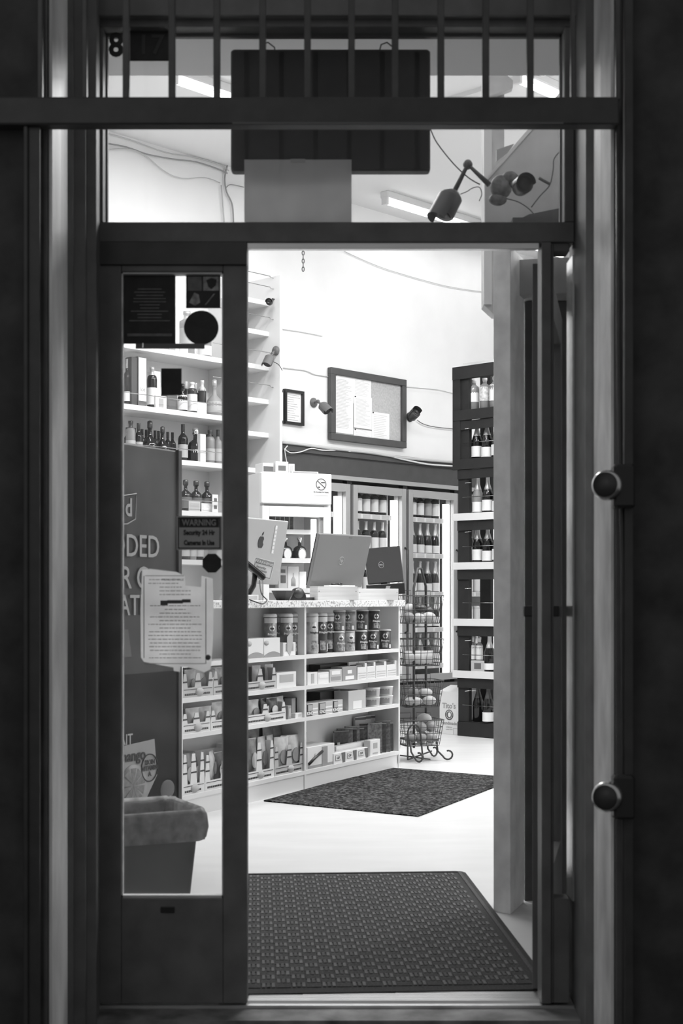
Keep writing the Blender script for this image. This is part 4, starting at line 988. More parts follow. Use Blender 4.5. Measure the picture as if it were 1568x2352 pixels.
def tray(lab, px0, px1, z, h, mat, lip=.05, pillars=(0, .5, 1)):
    a, b = CT.hit(px0, .012), CT.hit(px1, .012); W = b - a
    t = thing('snack_tray', lab, 'tray', CT.w(a, .012, z), CT.ang, 'cardboard snack trays on the counter shelves')
    mb = MB().box(0, W, 0, .003, .0, lip).box(0, W, .17, .174, 0, h).box(0, W, .003, .17, 0, .004)
    mb.build('tray_body', mat, t)
    for p in pillars:
        c = W * p; wd = .03 if 0 < p < 1 else .022; c = min(max(c, wd), W - wd)
        MB().prism([(c - wd, 0, lip), (c + wd, 0, lip), (c + wd * .45, 0, h), (c - wd * .45, 0, h)], (0, .003, 0)).build('tray_pillar', mat, t)
        for zz in ([lip + (h - lip) * .35] + ([lip + (h - lip) * .7] if h > .14 else [])):
            MB().box(c - wd * .8, c + wd * .8, -.0012, 0, zz, zz + .008).build('printed_stripe', BLACKM, t)
    for s in (0, W - .004): MB().prism([(s, .003, 0), (s, .17, 0), (s, .17, h), (s, .02, h)], (.004, 0, 0)).build('tray_side', mat, t)
    mb = MB().box(.01, W - .01, -.0012, 0, lip * .78, lip * .84)
    k = .02
    while k < W - .03: mb.box(k, k + .012, -.0012, 0, lip * .22, lip * .42); k += .016
    mb.build('printed_stripe', BLACKM, t)
    MB().lathe([(lip * .42, 0), (lip * .42, .0015), (0, .0015)], 16, Matrix.Translation((W * .55, -.0005, lip * .5)) @ Matrix.Rotation(math.pi / 2, 4, 'X') @ Matrix.Diagonal((1.7, 1, 1, 1))).build('round_badge', LABELG, t)
    return t
TW = M('tray_white', .72, .5); TG = M('tray_grey', .5, .5)
# level B (second shelf)
tray('snack tray on the second shelf, left of the door stile edge', 560, 634, CZ[1], .115, TG)
bag('bag with a dark spot in the second shelf tray, left', 588, CZ[1] + .006, .09, .125, BAGL, .07)
bag('bag with a dark spot in the second shelf tray, right', 617, CZ[1] + .006, .09, .125, BAGL, .075)
cbox('pale printed box with dark back, end of the second shelf left bay', 635, 680, 1, .085, WHITE, .012, .08, [(.35, .85, LABELG, .7)])
tray('snack tray on the second shelf seen through the sidelight', 419, 489, CZ[1], .12, TG)
for k, px in enumerate((436, 459, 482)): bag(f'pouch in the second shelf sidelight tray, {ordn(k)} from the left', px, CZ[1] + .006, .10, .13, BAGL if k < 2 else BAGM, .07)
tray('right end snack tray on the second shelf behind the stile', 490, 556, CZ[1], .12, TG)
bag('pouch beside the stile on the second shelf', 503, CZ[1] + .006, .10, .13, BAGL, .07)
# level C (third)
tray('snack tray on the third shelf, left bay by the stile', 560, 656, CZ[2], .10, TW)
for k, (px, m) in enumerate(((580, BAGL), (606, BAGD), (623, BAGD), (642, BAGL))): bag(f'snack bag in the third shelf tray, {ordn(k)} from the left', px, CZ[2] + .006, .115, .12, m, .06 + .015 * (k % 2), .2 * (k % 2))
cbox('narrow grey box on the third shelf beside the tray', 661, 669, 2, .075, GREY3, .012, .05, [(.2, .8, LABELG, .7)])
cbox('grey upright box on the third shelf beside the narrow one', 670, 679, 2, .11, GREY3, .04, .05)
cbox('black open box at the right of the third shelf left bay', 677, 696, 2, .11, BLACKM, .05, .08)
t = cbox('small pale roll lying in front of the black box', 678, 699, 2, .028, WHITE2, .012, .03, [(.2, .8, GREY5, .3)])
tray('snack tray on the third shelf seen through the sidelight', 419, 483, CZ[2], .10, TW)
for k, px in enumerate((441, 470)): bag(f'white pouch in the third shelf sidelight tray, {ordn(k)} from the left', px, CZ[2] + .006, .12, .115, BAGL, .06)
tray('right end snack tray on the third shelf behind the stile', 484, 556, CZ[2], .10, TW)
bag('snack pouch beside the stile on the third shelf', 500, CZ[2] + .006, .12, .13, BAGL, .06)
# level D (bottom)
tray('tall white snack tray on the bottom shelf, left bay', 560, 629, CZ[3], .20, TW)
for k, px in enumerate((576, 600, 619)): bag(f'standing pouch in the tall white bottom tray, {ordn(k)} from the left', px, CZ[3] + .006, .10, .215, BAGM if k == 0 else BAGL, .07, .1 * k)
tray('grey snack tray on the bottom shelf beside the divider', 630, 697, CZ[3], .16, TG)
for k, (px, m) in enumerate(((645, BAGL), (659, BAGD), (673, BAGL), (688, BAGM))): bag(f'striped bag in the grey bottom tray, {ordn(k)} from the left', px, CZ[3] + .006, .12, .20, m, .05 + .02 * (k % 2), -.2)
for k, px in enumerate((585, 607, 640, 662)): bag(f'crumpled bag lying behind the bottom trays, {ordn(k)} from the left', px - 25, CZ[3] + .02, .12, .245, BAGM, .16, 0)
tray('tall white snack tray on the bottom shelf seen through the sidelight', 419, 470, CZ[3], .20, TW)
for k, px in enumerate((428, 446)): bag(f'standing pouch in the sidelight bottom tray, {ordn(k)} from the left', px, CZ[3] + .006, .11, .19, BAGM, .07)
tray('white snack tray on the bottom shelf partly behind the stile', 471, 556, CZ[3], .18, TW)
bag('white folded bag leaning in the right sidelight tray', 484, CZ[3] + .03, .10, .16, BAGL, .07, .4)
bag('dark bag in the right sidelight tray', 503, CZ[3] + .006, .11, .17, BAGD, .08)
# right bay level B
cbox('small white box printed with a picture, right of the divider', 706, 729, 1, .07, WHITE, .012, .08, [(.1, .9, LABELG, .3)])
cbox('second small pale box right of the divider', 730, 755, 1, .065, WHITE2, .014, .08, [(.5, .8, PAPER, .8)])
cbox('grey printed box, third from the divider', 757, 785, 1, .075, GREY5, .014, .08, [(.15, .45, GREY3, .8), (.6, .9, LABEL, .7)])
cbox('dark printed box, fourth from the divider', 786, 819, 1, .085, GREY3, .014, .08, [(.1, .35, LABEL, .6), (.5, .75, LABEL, .3)])
cbox('black flat boxes stacked behind the grey printed boxes', 735, 800, 1, .10, M('black_box', .03, .4), .12, .08)
for k, (a, b) in enumerate(((821, 842), (843, 862), (863, 887), (888, 911))):
    t = cbox(f'white cut-front carton on the second shelf right bay, {ordn(k)} from the left', a, b, 1, .075, TW, .012, .07, [(.12, .16, LABELG, .8), (.3, .34, LABELG, .8), (.5, .54, LABELG, .8)], grp='white cut-front cartons')
    W = (CT.hit(b) - CT.hit(a)) / 2
    MB().box(W * .55, W, .0, .06, .073, .098).box(-W, W, .06, .07, .073, .105).build('box_back', TW, t); MB().box(-W * .9, W * .5, .012, .055, .07, .09).build('contents', GREY2, t)
# level C right: bar boxes
for k, (a, b) in enumerate(((705, 731), (732, 764), (765, 787))):
    t = cbox(f'snack bar box printed KIND, {ordn(k)} right of the divider', a, b, 2, .072, GREY5, .012, .1, [(.2, .3, LABEL, .9), (.48, .6, LABEL, .9)], grp='snack bar boxes')
    W = (CT.hit(b) - CT.hit(a)) / 2; MB().box(-W, -W * .1, -.003, -.0005, .002, .068).build('dark_panel', BLACKM, t); MB().box(-W * .92, -W * .16, -.004, -.003, .03, .064).build('grey_panel', LABELG, t)
    text_part('KIND', .026, LABEL, t, (-W * .56, -.0045, .016), bold=.0006, sx=1.15)
cbox('dark wide box behind the bar boxes', 735, 800, 2, .115, M('black_box', .03, .4), .12, .09)
t = cbox('cut-open display box with a pale picture, third shelf right bay', 800, 840, 2, .115, GREY5, .012, .10, [(.05, .45, LABEL, .5)])
MB().box(-.05, .06, .03, .09, .1, .118).build('contents', BLACKM, t)
for k, (px, zz) in enumerate(((854, 0), (884, 0), (854, .058), (884, .058))):
    a = CT.hit(px, .055); t = thing('snack_tub', f"pale round snack tub, {('lower left', 'lower right', 'upper left', 'upper right')[k]} of the four at the right end", 'tub', CT.w(a, .055, CZ[2] + zz), CT.ang - .6, 'stacked round snack tubs')
    MB().lathe([(.046, 0), (.05, .05), (.052, .052), (.052, .057), (0, .057)], 18).build('tub_body', TW, t)
    MB().add([(.0500 * math.cos(math.radians(-90 + d)), .0500 * math.sin(math.radians(-90 + d)), zz_) for zz_ in (.01, .042) for d in (-70, -45, -20, 5)], [(0, 1, 5, 4), (1, 2, 6, 5), (2, 3, 7, 6)], True).build('printed_patch', GREY3, t)
# level D right
t = cbox('white display box with a dark printed picture, bottom right bay', 706, 768, 3, .125, WHITE, .012, .16, [(.02, .14, GREY3, .98)])
W = (CT.hit(768) - CT.hit(706)) / 2
MB().box(W * .05, W * .45, -.0025, -.001, .005, .115).build('printed_band', GREY3, t)
MB().tube([(-W * .95, -.003, .03), (-W * .5, -.003, .06), (W * .05, -.003, .09)], .009, 6).build('printed_band', BLACKM, t)
MB().ball((-W * .4, -.001, .075), .016, 10, (1.1, .15, .9)).build('printed_spot', GREY5, t)
for k, (a, b) in enumerate(((766, 792), (793, 818), (819, 845))):
    t = cbox(f'pale snack packet box printed CLIF, {ordn(k)} from the left on the bottom shelf', a, b, 3, .062, WHITE2, .006, .055, grp='bar packet boxes on the bottom shelf')
    W = (CT.hit(b) - CT.hit(a)) / 2
    MB().box(-W * .7, W * .2, -.0018, -.001, .018, .05).build('printed_band', GREY3, t); MB().box(-W * .64, W * .14, -.0024, -.0018, .021, .047).build('printed_band', LABEL, t)
    text_part('CLIF', .018, INK, t, (-W * .25, -.003, .034), bold=.0004)
    MB().prism([(W * .6, -.002, .0), (W, -.002, .0), (W, -.002, .06), (W * .35, -.002, .06)], (0, .001, 0)).build('printed_band', GREY2, t)
cbox('long pale open tray behind the packet boxes', 772, 858, 3, .09, WHITE2, .067, .034)
t = cbox('white end box with pale print at the right of the packet boxes', 850, 873, 3, .098, WHITE2, .012, .045, [(.1, .2, LABELG, .5), (.45, .8, LABELG, .4)])
BK = M('envelope_black', .03, .3, noise=.6, scale=60)
for k in range(14):
    px = 784 + k * 8.6; hgt = (.165 if k < 9 else .18) + (0, .012, .005, .018)[k % 4]
    ly_ = .128 if k < 9 else .06
    a = CT.hit(px, ly_); t = thing('jerky_pouch', f'thin dark pouch standing in the bottom right row, {ordn(k) if k < 12 else ("thirteenth", "fourteenth")[k - 12]} from the left', 'pouch', CT.w(a, ly_, CZ[3]), CT.ang - .55 - .12 * (k % 3), 'dark pouches on the bottom right shelf')
    MB().prism([(-.052, 0, 0), (.052, 0, 0), (.052, .004, hgt), (-.052, .004, hgt)], (0, .010, 0)).build('pouch_body', (BK, M('pouch_grey', .11, .3, noise=.6, scale=60))[k % 2], t, .002)
    MB().box(-.052, .052, -.0015, .0135, hgt - .004, hgt).build('top_seal', GREY3, t); MB().box(-.0535, -.0515, .0, .012, .01, hgt - .01).build('side_seal', GREY3, t)
    if k % 2 == 0: MB().box(-.03, -.012, -.002, .0, hgt * .45, hgt * .58).build('round_print', LABEL, t)
for k in range(6):
    px = 826 + k * 12; a = CT.hit(px, .185); t = thing('pale_packet', f'pale striped packet standing behind the dark pouches, {ordn(k)} from the left', 'packet', CT.w(a, .18, CZ[3]), CT.ang - .35, 'pale packets behind the dark pouches')
    MB().box(-.045, .045, 0, .018, 0, .225).build('packet_body', TW, t); MB().box(-.045, .045, -.001, .0, .205, .22).build('printed_band', GREY2, t)

# ---------------------------------------------------------------- on the counter
TZ = 1.07
# computer with logo
cx_ = CT.hit(639, .22)
IM = thing('desktop_computer', 'silver computer screen seen from behind with an apple logo', 'computer', CT.w(cx_ - .265, .22, TZ), CT.ang)
tl = Matrix.Translation((0, 0, .09)) @ Matrix.Rotation(math.radians(11), 4, 'X')
MB().cbox(-.265, .265, -.0, .022, .0, .37, .004, tl).build('shell', SILVER, IM, .004)
MB().prism([(-.07, 0, 0), (.07, 0, 0), (.07, 0, .008), (-.07, 0, .008)], (0, .17, 0)).build('foot', SILVER, IM)
MB().prism([(-.055, .05, .008), (.055, .05, .008), (.055, .0, .20), (-.055, .0, .20)], (0, .012, 0)).build('stand', SILVER, IM)
mb = MB(); ap = [(0, .030), (.010, .034), (.020, .030), (.027, .018), (.021, .010), (.020, -.002), (.028, -.012), (.020, -.028), (.011, -.034), (0, -.030), (-.011, -.034), (-.021, -.026), (-.029, -.008), (-.028, .012), (-.020, .028), (-.009, .034)]
mb.prism([(x, -.0025, z + .24) for x, z in ap[::-1]], (0, .002, 0), tl); mb.prism([(x, -.0025, z + .24) for x, z in [(0, .038), (.013, .044), (.015, .060), (.003, .052)]], (0, .002, 0), tl)
mb.build('logo', BLACKM, IM)
MB().cbox(.125, .150, -.003, .0, .18, .34, .003, tl).build('label_strip', WHITE, IM)
mb = MB(); 
for k in range(6): mb.box(.130, .145, -.004, -.003, .2 + k * .022, .208 + k * .022, tl)
mb.build('strip_print', GREY5, IM)
# payment terminal
t = thing('payment_terminal', 'black payment terminal tilted on a stand at the door stile', 'terminal', CT.w(CT.hit(578, .06), .06, TZ), CT.ang - .9)
X = Matrix.Translation((0, 0, .17)) @ Matrix.Rotation(math.radians(40), 4, 'Y')
MB().cbox(-.13, .085, -.05, .05, -.012, .014, .005, X).build('terminal_body', BLACKM, t); MB().cbox(-.11, .075, -.045, .045, .0142, .018, .001, X).build('screen', CHAR, t)
MB().tube([(.02, 0, .16), (.01, 0, .08), (-.03, 0, .01)], .014, 8).lathe([(.06, 0), (.06, .008), (0, .012)], 14, Matrix.Translation((-.03, 0, 0))).build('stand', BLACKM, t)
cable('black terminal cable looping over the counter edge', [CT.w(CT.hit(596, .10), .10, TZ + .11), CT.w(CT.hit(600, .06), .06, TZ + .04), CT.w(CT.hit(610, .0), .0, TZ + .01), CT.w(CT.hit(611, -.03), -.035, TZ + .002), CT.w(CT.hit(604, -.04), -.04, TZ - .018), CT.w(CT.hit(588, -.04), -.04, TZ - .008), CT.w(CT.hit(572, -.02), -.02, TZ + .006)], .0035, BLACKM)
WC = thing('warning_card', 'white tilted warning card leaning on the silver computer', 'card', CT.w(CT.hit(604, .05), .05, TZ + .175), CT.ang - .75)
MB().tube([(0, .004, -.175), (0, .004, -.05)], .003, 5).build('card_prop', GREY3, WC)
sub = MB().box(-.056, .056, .001, .0025, -.05, .05).build('card_backing', M('card_white', .9, .7), WC); sub.rotation_euler = (0, math.radians(14), 0)
def warn_on(parent, W, H):
    mb = MB(); y = -.0006
    for a, b, c, d in ((-W + .004, W - .004, H - .007, H - .004), (-W + .004, W - .004, -H + .004, -H + .007), (-W + .004, -W + .007, -H + .004, H - .004), (W - .007, W - .004, -H + .004, H - .004)): mb.box(a, b, y, .001, c, d)
    mb.box(-W * .8, W * .8, y, .001, H * .38, H * .8); mb.build('border', GREY3, parent)
    text_part('WARNING', H * .42, LABEL, parent, (0, -.001, H * .58), bold=.0004, sx=1.1)
    text_part('Security', H * .34, INKG, parent, (-W * .2, -.001, H * .05), bold=.0004); text_part('Cameras', H * .34, INKG, parent, (-W * .1, -.001, -H * .30), bold=.0004); text_part('In Use', H * .34, INKG, parent, (0, -.001, -H * .66), bold=.0004)
warn_on(sub, .056, .05)
cartonC = lambda lab, p0, p1, ly, h, dp, m, rot=0, bands=None, name='small_box': carton(lab, p0, p1, TZ, h, m, ly, dp, name, bands, 'small things on the counter', CT, rot)
cartonC('pale receipt roll box at the foot of the terminal', 566, 594, .02, .03, .06, WHITE2, 0, [(.2, .8, GREY5, .7)])
t = thing('black_bowl', 'black angular bowl on the counter', 'bowl', CT.w(CT.hit(650, .10), .10, TZ), CT.ang)
MB().lathe([(.038, 0), (.068, .055), (.064, .055), (.035, .006), (0, .006)], 8, smooth=False).build('bowl_body', BLACKM, t)
t = thing('tape_dispenser', 'dark rounded tape dispenser beside the black bowl', 'dispenser', CT.w(CT.hit(683, .10), .10, TZ), 0.3)
MB().prism([(-.05, -.025, 0), (.05, -.025, 0), (.045, -.025, .03), (.025, -.025, .065), (0, -.025, .075), (-.025, -.025, .065), (-.035, -.025, .03)], (0, .05, 0)).build('dispenser_body', BLACKM, t, .006)
MB().lathe([(.03, -.02), (.03, .02)], 16, Matrix.Translation((0, -.006, .04)) @ Matrix.Rotation(math.pi / 2, 4, 'X')).build('tape_roll', CHAR, t)
cartonC('flat dark tray behind the tape dispenser', 698, 722, .12, .018, .08, BLACKM)
cartonC('stack of white slips behind the tape dispenser', 690, 722, .26, .035, .06, WHITE)
# monitors
def monitor(lab, px, ly, rz, W, H, z, tilt, mat, roll=0, logo=None):
    t = thing('computer_monitor', lab, 'monitor', CT.w(CT.hit(px, ly), ly, TZ), rz)
    X = Matrix.Translation((0, 0, z)) @ Matrix.Rotation(math.radians(roll), 4, 'Y') @ Matrix.Rotation(math.radians(tilt), 4, 'X')
    MB().cbox(-W / 2, W / 2, -.012, .012, 0, H, .004, X).build('back_shell', mat, t)
    MB().cbox(-W / 2 + .003, W / 2 - .003, .012, .022, .003, H - .003, .003, X).build('screen_bezel', BLACKM, t)
    MB().box(-W / 2 + .012, W / 2 - .012, .022, .0225, .02, H - .012, X).build('screen', CHAR, t)
    MB().cbox(-.09, .09, .0, .16, 0, .012, .003).build('base', mat, t)
    MB().prism([(-.022, .09, .01), (.022, .09, .01), (.022, .03, z + .12), (-.022, .03, z + .12)], (0, .015, 0)).build('stand', mat, t)
    return t, X
t, X = monitor('grey monitor leaning back, seen from behind with a round HP mark', 768, .28, math.radians(49), .50, .335, .085, 15, MONG)
MB().tube([X @ Vector((.025 * math.cos(a), -.0135, .17 + .025 * math.sin(a))) for a in [2 * math.pi * i / 20 for i in range(20)]], .0012, 4, True).build('logo_ring', GREY5, t)
o = text_part('hp', .034, GREY5, t, (0, 0, 0)); o.matrix_basis = X @ Matrix.Translation((0, -.0135, .172))
MB().box(.03, .06, -.0135, -.012, .315, .322, X).build('vent_slot', GREY2, t)
t, X = monitor('dark glossy monitor seen from behind, turned towards the grey one', 886, .30, math.radians(8), .245, .245, .115, -10, M('glossy_black', .025, .15, coat=.6), -5)
MB().tube([X @ Vector((.017 * math.cos(a) - .02, -.0135, .125 + .022 * math.sin(a))) for a in [2 * math.pi * i / 20 for i in range(20)]], .001, 4, True).build('logo_ring', GREY5, t)
o = text_part('DELL', .011, GREY5, t, (0, 0, 0)); o.matrix_basis = X @ Matrix.Translation((-.02, -.0135, .125))
MB().cbox(-.13, .13, -.03, -.005, .035, .11, .004, Matrix.Rotation(math.radians(-4), 4, 'Y')).build('keyboard_tray', BLACKM, t)
MB().prism([(-.03, -.035, .0), (.0, -.035, .0), (.025, -.035, .095), (-.003, -.035, .095)], (0, .015, 0)).build('stand_arm', SILVER, t)
# wooden boxes
t = thing('wooden_tray', 'pale wooden tray box with nail heads, left one on the counter', 'tray', CT.w(CT.hit(766, .06), .06, TZ), math.radians(30))
def wbox(t, W, D, H):
    for q in ((-W, W, -D, -D + .012), (-W, W, D - .012, D), (-W, -W + .012, -D + .012, D - .012), (W - .012, W, -D + .012, D - .012)): MB().box(q[0], q[1], q[2], q[3], 0.0, H).build('side_board', WOODL, t, .001)
    MB().box(-W + .012, W - .012, -D + .012, D - .012, 0.001, .008).build('base_board', WOODL, t)
    mb = MB()
    for x in (-W + .008, W - .01): mb.box(x - .002, x + .002, -D - .0008, -D, H * .62, H * .68)
    mb.build('nail_head', BLACKM, t)
wbox(t, .135, .05, .082)
t = thing('wooden_tray', 'pale wooden tray box, right one beside the dark monitor', 'tray', CT.w(CT.hit(862, .05), .05, TZ), math.radians(22)); wbox(t, .135, .05, .072)
cartonC('crumpled white slips heaped over the left wooden tray', 766, 806, .17, .092, .05, WHITE, -.3)
for k, (px, ly) in enumerate(((771, .14), (784, .15))):
    t = thing('marker_pen', f"black marker lying across the left wooden tray, {('left', 'right')[k]} one", 'pen', CT.w(CT.hit(px, ly), ly, TZ + .098 + k * .003), CT.ang + k * .5); MB().tube([(-.05, 0, 0), (.03, 0, .0)], .0055, 8).build('barrel', BLACKM, t); MB().tube([(.03, 0, 0), (.055, 0, 0)], .0065, 8).build('pen_cap', CHAR, t)
# ---------------------------------------------------------------- sidelight: dark promotional cooler box
DS = Frame((410 - CX) / FPX * 5.9, 5.9 + CAMY, math.radians(59.9)); dw = .62; dh = DS.z(410, 1036)
D = thing('drinks_display', 'dark printed drinks display standing behind the sidelight', 'display', DS.w(0, 0, 0), DS.ang)
MB().cbox(-dw, 0, 0, .38, 0, dh, .006).build('cabinet', M('display_upper', .05, .55, noise=.4, scale=6, stretch=(1, 1, .4)), D)
MB().box(-dw, -.0, -.004, 0, .0, DS.z(350, 1545)).build('lower_panel', M('display_lower', .012, .85, noise=.3, scale=8), D)
MB().cbox(-.015, .012, -.01, .38, 0, dh + .004, .003).build('edge_post', BLACKM, D)
def dl(px): return DS.hit(px)
def dtext(s, px_r, py, size, mat=LABELG, sx=1.0, align='RIGHT', rot=0.0, b=.002, y=-.006): 
    return text_part(s, size, mat, D, (dl(px_r), y, DS.z(px_r, py)), rot, None, .0008, align, 'lettering', sx, b)
dtext('ADDED', 364, 1259, .125, GREY5, .88, b=.001)
dtext('SUGAR OR C', 338, 1330, .125, GREY5, .88, b=.001)
dtext('NATIVE', 366, 1392, .115, GREY5, .88, b=.001)
dtext('WAIT', 302, 1698, .06, GREY5, .9, b=.0006)
MB().prism([(dl(x), -.005, DS.z(x, y)) for x, y in ((230, 1150), (308, 1137), (306, 1190), (290, 1200), (230, 1205))], (0, .003, 0)).build('badge', BLACKM, D)
MB().tube([(dl(x), -.006, DS.z(x, y)) for x, y in ((230, 1147), (310, 1134), (308, 1192), (290, 1203), (230, 1208))], .003, 5).build('badge_rim', GREY5, D)
dtext('brand', 301, 1168, .10, GREY5, .9, b=.002, y=-.0065) if False else dtext('d', 301, 1168, .10, GREY5, .9, b=.002, y=-.0065)
MB().prism([(dl(x), -.006, DS.z(x, y)) for x, y in ((230, 1725), (352, 1697), (358, 1780), (335, 1830), (335, 1880), (230, 1900))], (0, .003, 0)).build('picture_panel', LABELG, D)
dtext('mango', 331, 1732, .062, INK, 1.0, b=.001, y=-.008)
cxr, czr = dl(340), DS.z(340, 1763)
MB().tube([(cxr + .052 * math.cos(a), -.008, czr + .055 * math.sin(a)) for a in [2 * math.pi * i / 24 for i in range(24)]], .0025, 5, True).build('badge_rim', INK, D)
for s_, dz in (('2X IN', .022), ('VITAMIN', -.002), ('A', -.026)): text_part(s_, .026, INK, D, (cxr, -.009, czr + dz), bold=.0008)
cxr, czr = dl(303), DS.z(303, 1805)
MB().lathe([(.085, 0), (.085, .001), (0, .001)], 28, Matrix.Translation((cxr, -.007, czr)) @ Matrix.Rotation(math.pi / 2, 4, 'X')).build('fruit_slice', GREY3, D)
mb = MB()
for k in range(10):
    a0, a1 = 2 * math.pi * k / 10 + .06, 2 * math.pi * (k + 1) / 10 - .06
    mb.prism([(cxr, -.0085, czr), (cxr + .072 * math.cos(a1), -.0085, czr + .072 * math.sin(a1)), (cxr + .072 * math.cos(a0), -.0085, czr + .072 * math.sin(a0))], (0, .001, 0))
mb.build('fruit_segment', M('segment', .26, .6, noise=.3, scale=60), D)
MB().ball((dl(382), -.004, DS.z(382, 1813)), .05, 14, (1.0, .1, .8)).build('fruit_picture', GREY2, D)
MB().prism([(dl(x), -.005, DS.z(x, y)) for x, y in ((230, 1440), (292, 1446), (300, 1508), (230, 1515))], (0, .003, 0)).build('picture_panel', GREY2, D)
# ---------------------------------------------------------------- bin
BN = Frame((474 - CX) / FPX * 4.47, 4.47 + CAMY, math.radians(27))
Bt = thing('waste_bin', 'grey rectangular waste bin with a thin plastic liner', 'bin', BN.w(0, 0, 0), BN.ang)
bwid, bdp, bht = .46, .30, .415
def ringr(z, i, rc=.03, n=4):
    x0, x1, y0, y1 = -bwid + i, -i, i, bdp - i; pts = []
    for (cx0, cy0, a0) in ((x1 - rc, y0 + rc, -90), (x1 - rc, y1 - rc, 0), (x0 + rc, y1 - rc, 90), (x0 + rc, y0 + rc, 180)):
        for k in range(n + 1):
            a = math.radians(a0 + 90 * k / n); pts.append((cx0 + rc * math.cos(a), cy0 + rc * math.sin(a), z))
    return pts
def loft(rings, close=True):
    mb = MB(); n = len(rings[0]); vs = [p for r in rings for p in r]; fs = [(i * n + k, i * n + (k + 1) % n, (i + 1) * n + (k + 1) % n, (i + 1) * n + k) for i in range(len(rings) - 1) for k in range(n)]
    return mb.add(vs, fs, True)
mb = loft([ringr(.0, .045), ringr(bht - .03, .012), ringr(bht - .03, .0), ringr(bht, .0), ringr(bht, .01), ringr(.02, .05)])
n_ = len(ringr(0, 0)); mb.add(ringr(.015, .05), [tuple(range(n_))]); mb.build('bin_body', BINP, Bt)
random.seed(9)
def wav(r, a): return [(x + random.uniform(-a, a), y + random.uniform(-a, a), z + random.uniform(-a, a)) for x, y, z in r]
lin = loft([wav(ringr(bht - .09, -.004, n=8), .006), wav(ringr(bht - .05, -.010, n=8), .004), wav(ringr(bht - .01, -.006, n=8), .003), wav(ringr(bht + .008, .002, n=8), .003), wav(ringr(bht - .01, .016, n=8), .003), wav(ringr(bht - .12, .022, n=8), .006)])
lin.build('bin_liner', transl_mat('liner_film', .6, .45, .3, 30), Bt)
# ---------------------------------------------------------------- fruit stand
FS = Frame((962 - CX) / FPX * 9.5, 9.5 + CAMY, .30)
S = thing('fruit_basket_stand', 'black wire stand with four baskets of fruit at the counter end', 'stand', FS.w(0, 0, 0), FS.ang)
r1, r2 = (-.055, -.05), (.075, .07)
top = FS.z(968, 1306)
MB().tube([(r1[0], r1[1], .09), (r1[0], r1[1], top - .13), (-.02, -.01, top - .03), (-.01, 0, top), (.02, .01, top), (.03, .015, top - .03), (r2[0], r2[1], top - .12), (r2[0], r2[1], .22)], .009, 8).build('main_rod', DARKP2, S)
def scroll(sx, sy, y0):
    pts = [(0, y0, .30 if y0 < 0 else .13)]
    return pts
mb = MB()
# front arch leg and scrolls
def leg(x, y, dx, dy, top_z):
    L = math.hypot(dx, dy); ux, uy = dx / L, dy / L; pts = [(x, y, top_z), (x + ux * .01, y + uy * .01, top_z * .5), (x + ux * .03, y + uy * .03, .045)]
    for k in range(11):
        a = math.radians(200 + 27 * k); rr = .036 * (1 - .03 * k); pts.append((x + ux * (.078 + rr * math.cos(a)), y + uy * (.078 + rr * math.cos(a)), .043 + rr * math.sin(a)))
    return pts
for (x, y, dx, dy, tz) in ((-.10, -.10, .5, -.9, .14), (-.10, .10, -.2, 1, .14), (.10, -.06, 1, -.35, .13), (.09, .09, .9, .5, .13)):
    MB().tube(leg(x, y, dx, dy, tz), .006, 8).build('leg', DARKP2, S)
MB().tube([(-.12, -.11, .02)] + [(-.075 + .045 * math.cos(a), -.11, .19 + .06 * math.sin(a)) for a in [math.pi - math.pi * k / 10 for k in range(11)]] + [(-.02, -.12, .05), (-.015, -.13, .02)], .006, 8).build('front_arch', DARKP2, S)
MB().tube([(-.12, -.11, .02), (.12, .08, .05)], .005, 6).tube([(-.12, .09, .03), (.03, -.13, .02)], .005, 6).tube([(-.1, -.1, .14), (.1, -.1, .14), (.1, .1, .14), (-.1, .1, .14)], .004, 6, True).build('base_frame', DARKP2, S)
tops = [FS.z(962, 1368), FS.z(962, 1467), FS.z(962, 1562), FS.z(962, 1652)]; bots = [FS.z(962, 1431), FS.z(962, 1528), FS.z(962, 1622), FS.z(962, 1710)]
for zt_, zb_ in zip(tops, bots):
    a, b, c, d = .145, .105, .118, .085   # half sizes top x,y bottom x,y
    def rect(hx, hy, z, rc=.02): return [(hx - rc, -hy, z), (hx, -hy + rc, z), (hx, hy - rc, z), (hx - rc, hy, z), (-hx + rc, hy, z), (-hx, hy - rc, z), (-hx, -hy + rc, z), (-hx + rc, -hy, z)]
    bk = MB().tube(rect(a, b, zt_), .0035, 6, True).tube(rect(c, d, zb_), .0035, 6, True).build('basket_rim', DARKP2, S)
    mb = MB()
    for f_ in (.28, .52, .76): mb.tube(rect(a + (c - a) * f_, b + (d - b) * f_, zt_ + (zb_ - zt_) * f_), .002, 4, True)
    for k in range(6):
        u = -1 + 2 * (k + .5) / 6
        for sg in (-1, 1):
            mb.tube([(u * a, sg * b, zt_), (u * c, sg * d, zb_)], .0021, 4)
            if k < 5:
                u2 = -1 + 2 * (k + .5) / 5; mb.tube([(sg * a, u2 * b, zt_), (sg * c, u2 * d, zb_)], .0021, 4)
        mb.tube([(u * c, -d, zb_), (u * c, d, zb_)], .0021, 4)
    for u in (-.6, -.2, .2, .6): mb.tube([(-c, u * d, zb_), (c, u * d, zb_)], .0021, 4)
    mb.tube([(-.12, b, zt_), (-.12, b, zt_ + .035), (-.02, b, zt_ + .035), (-.02, b, zt_)], .002, 4).tube([(.02, b, zt_), (.02, b, zt_ + .035), (.12, b, zt_ + .035), (.12, b, zt_)], .002, 4)
    w_ = mb.build('basket_wires', DARKP2, S)
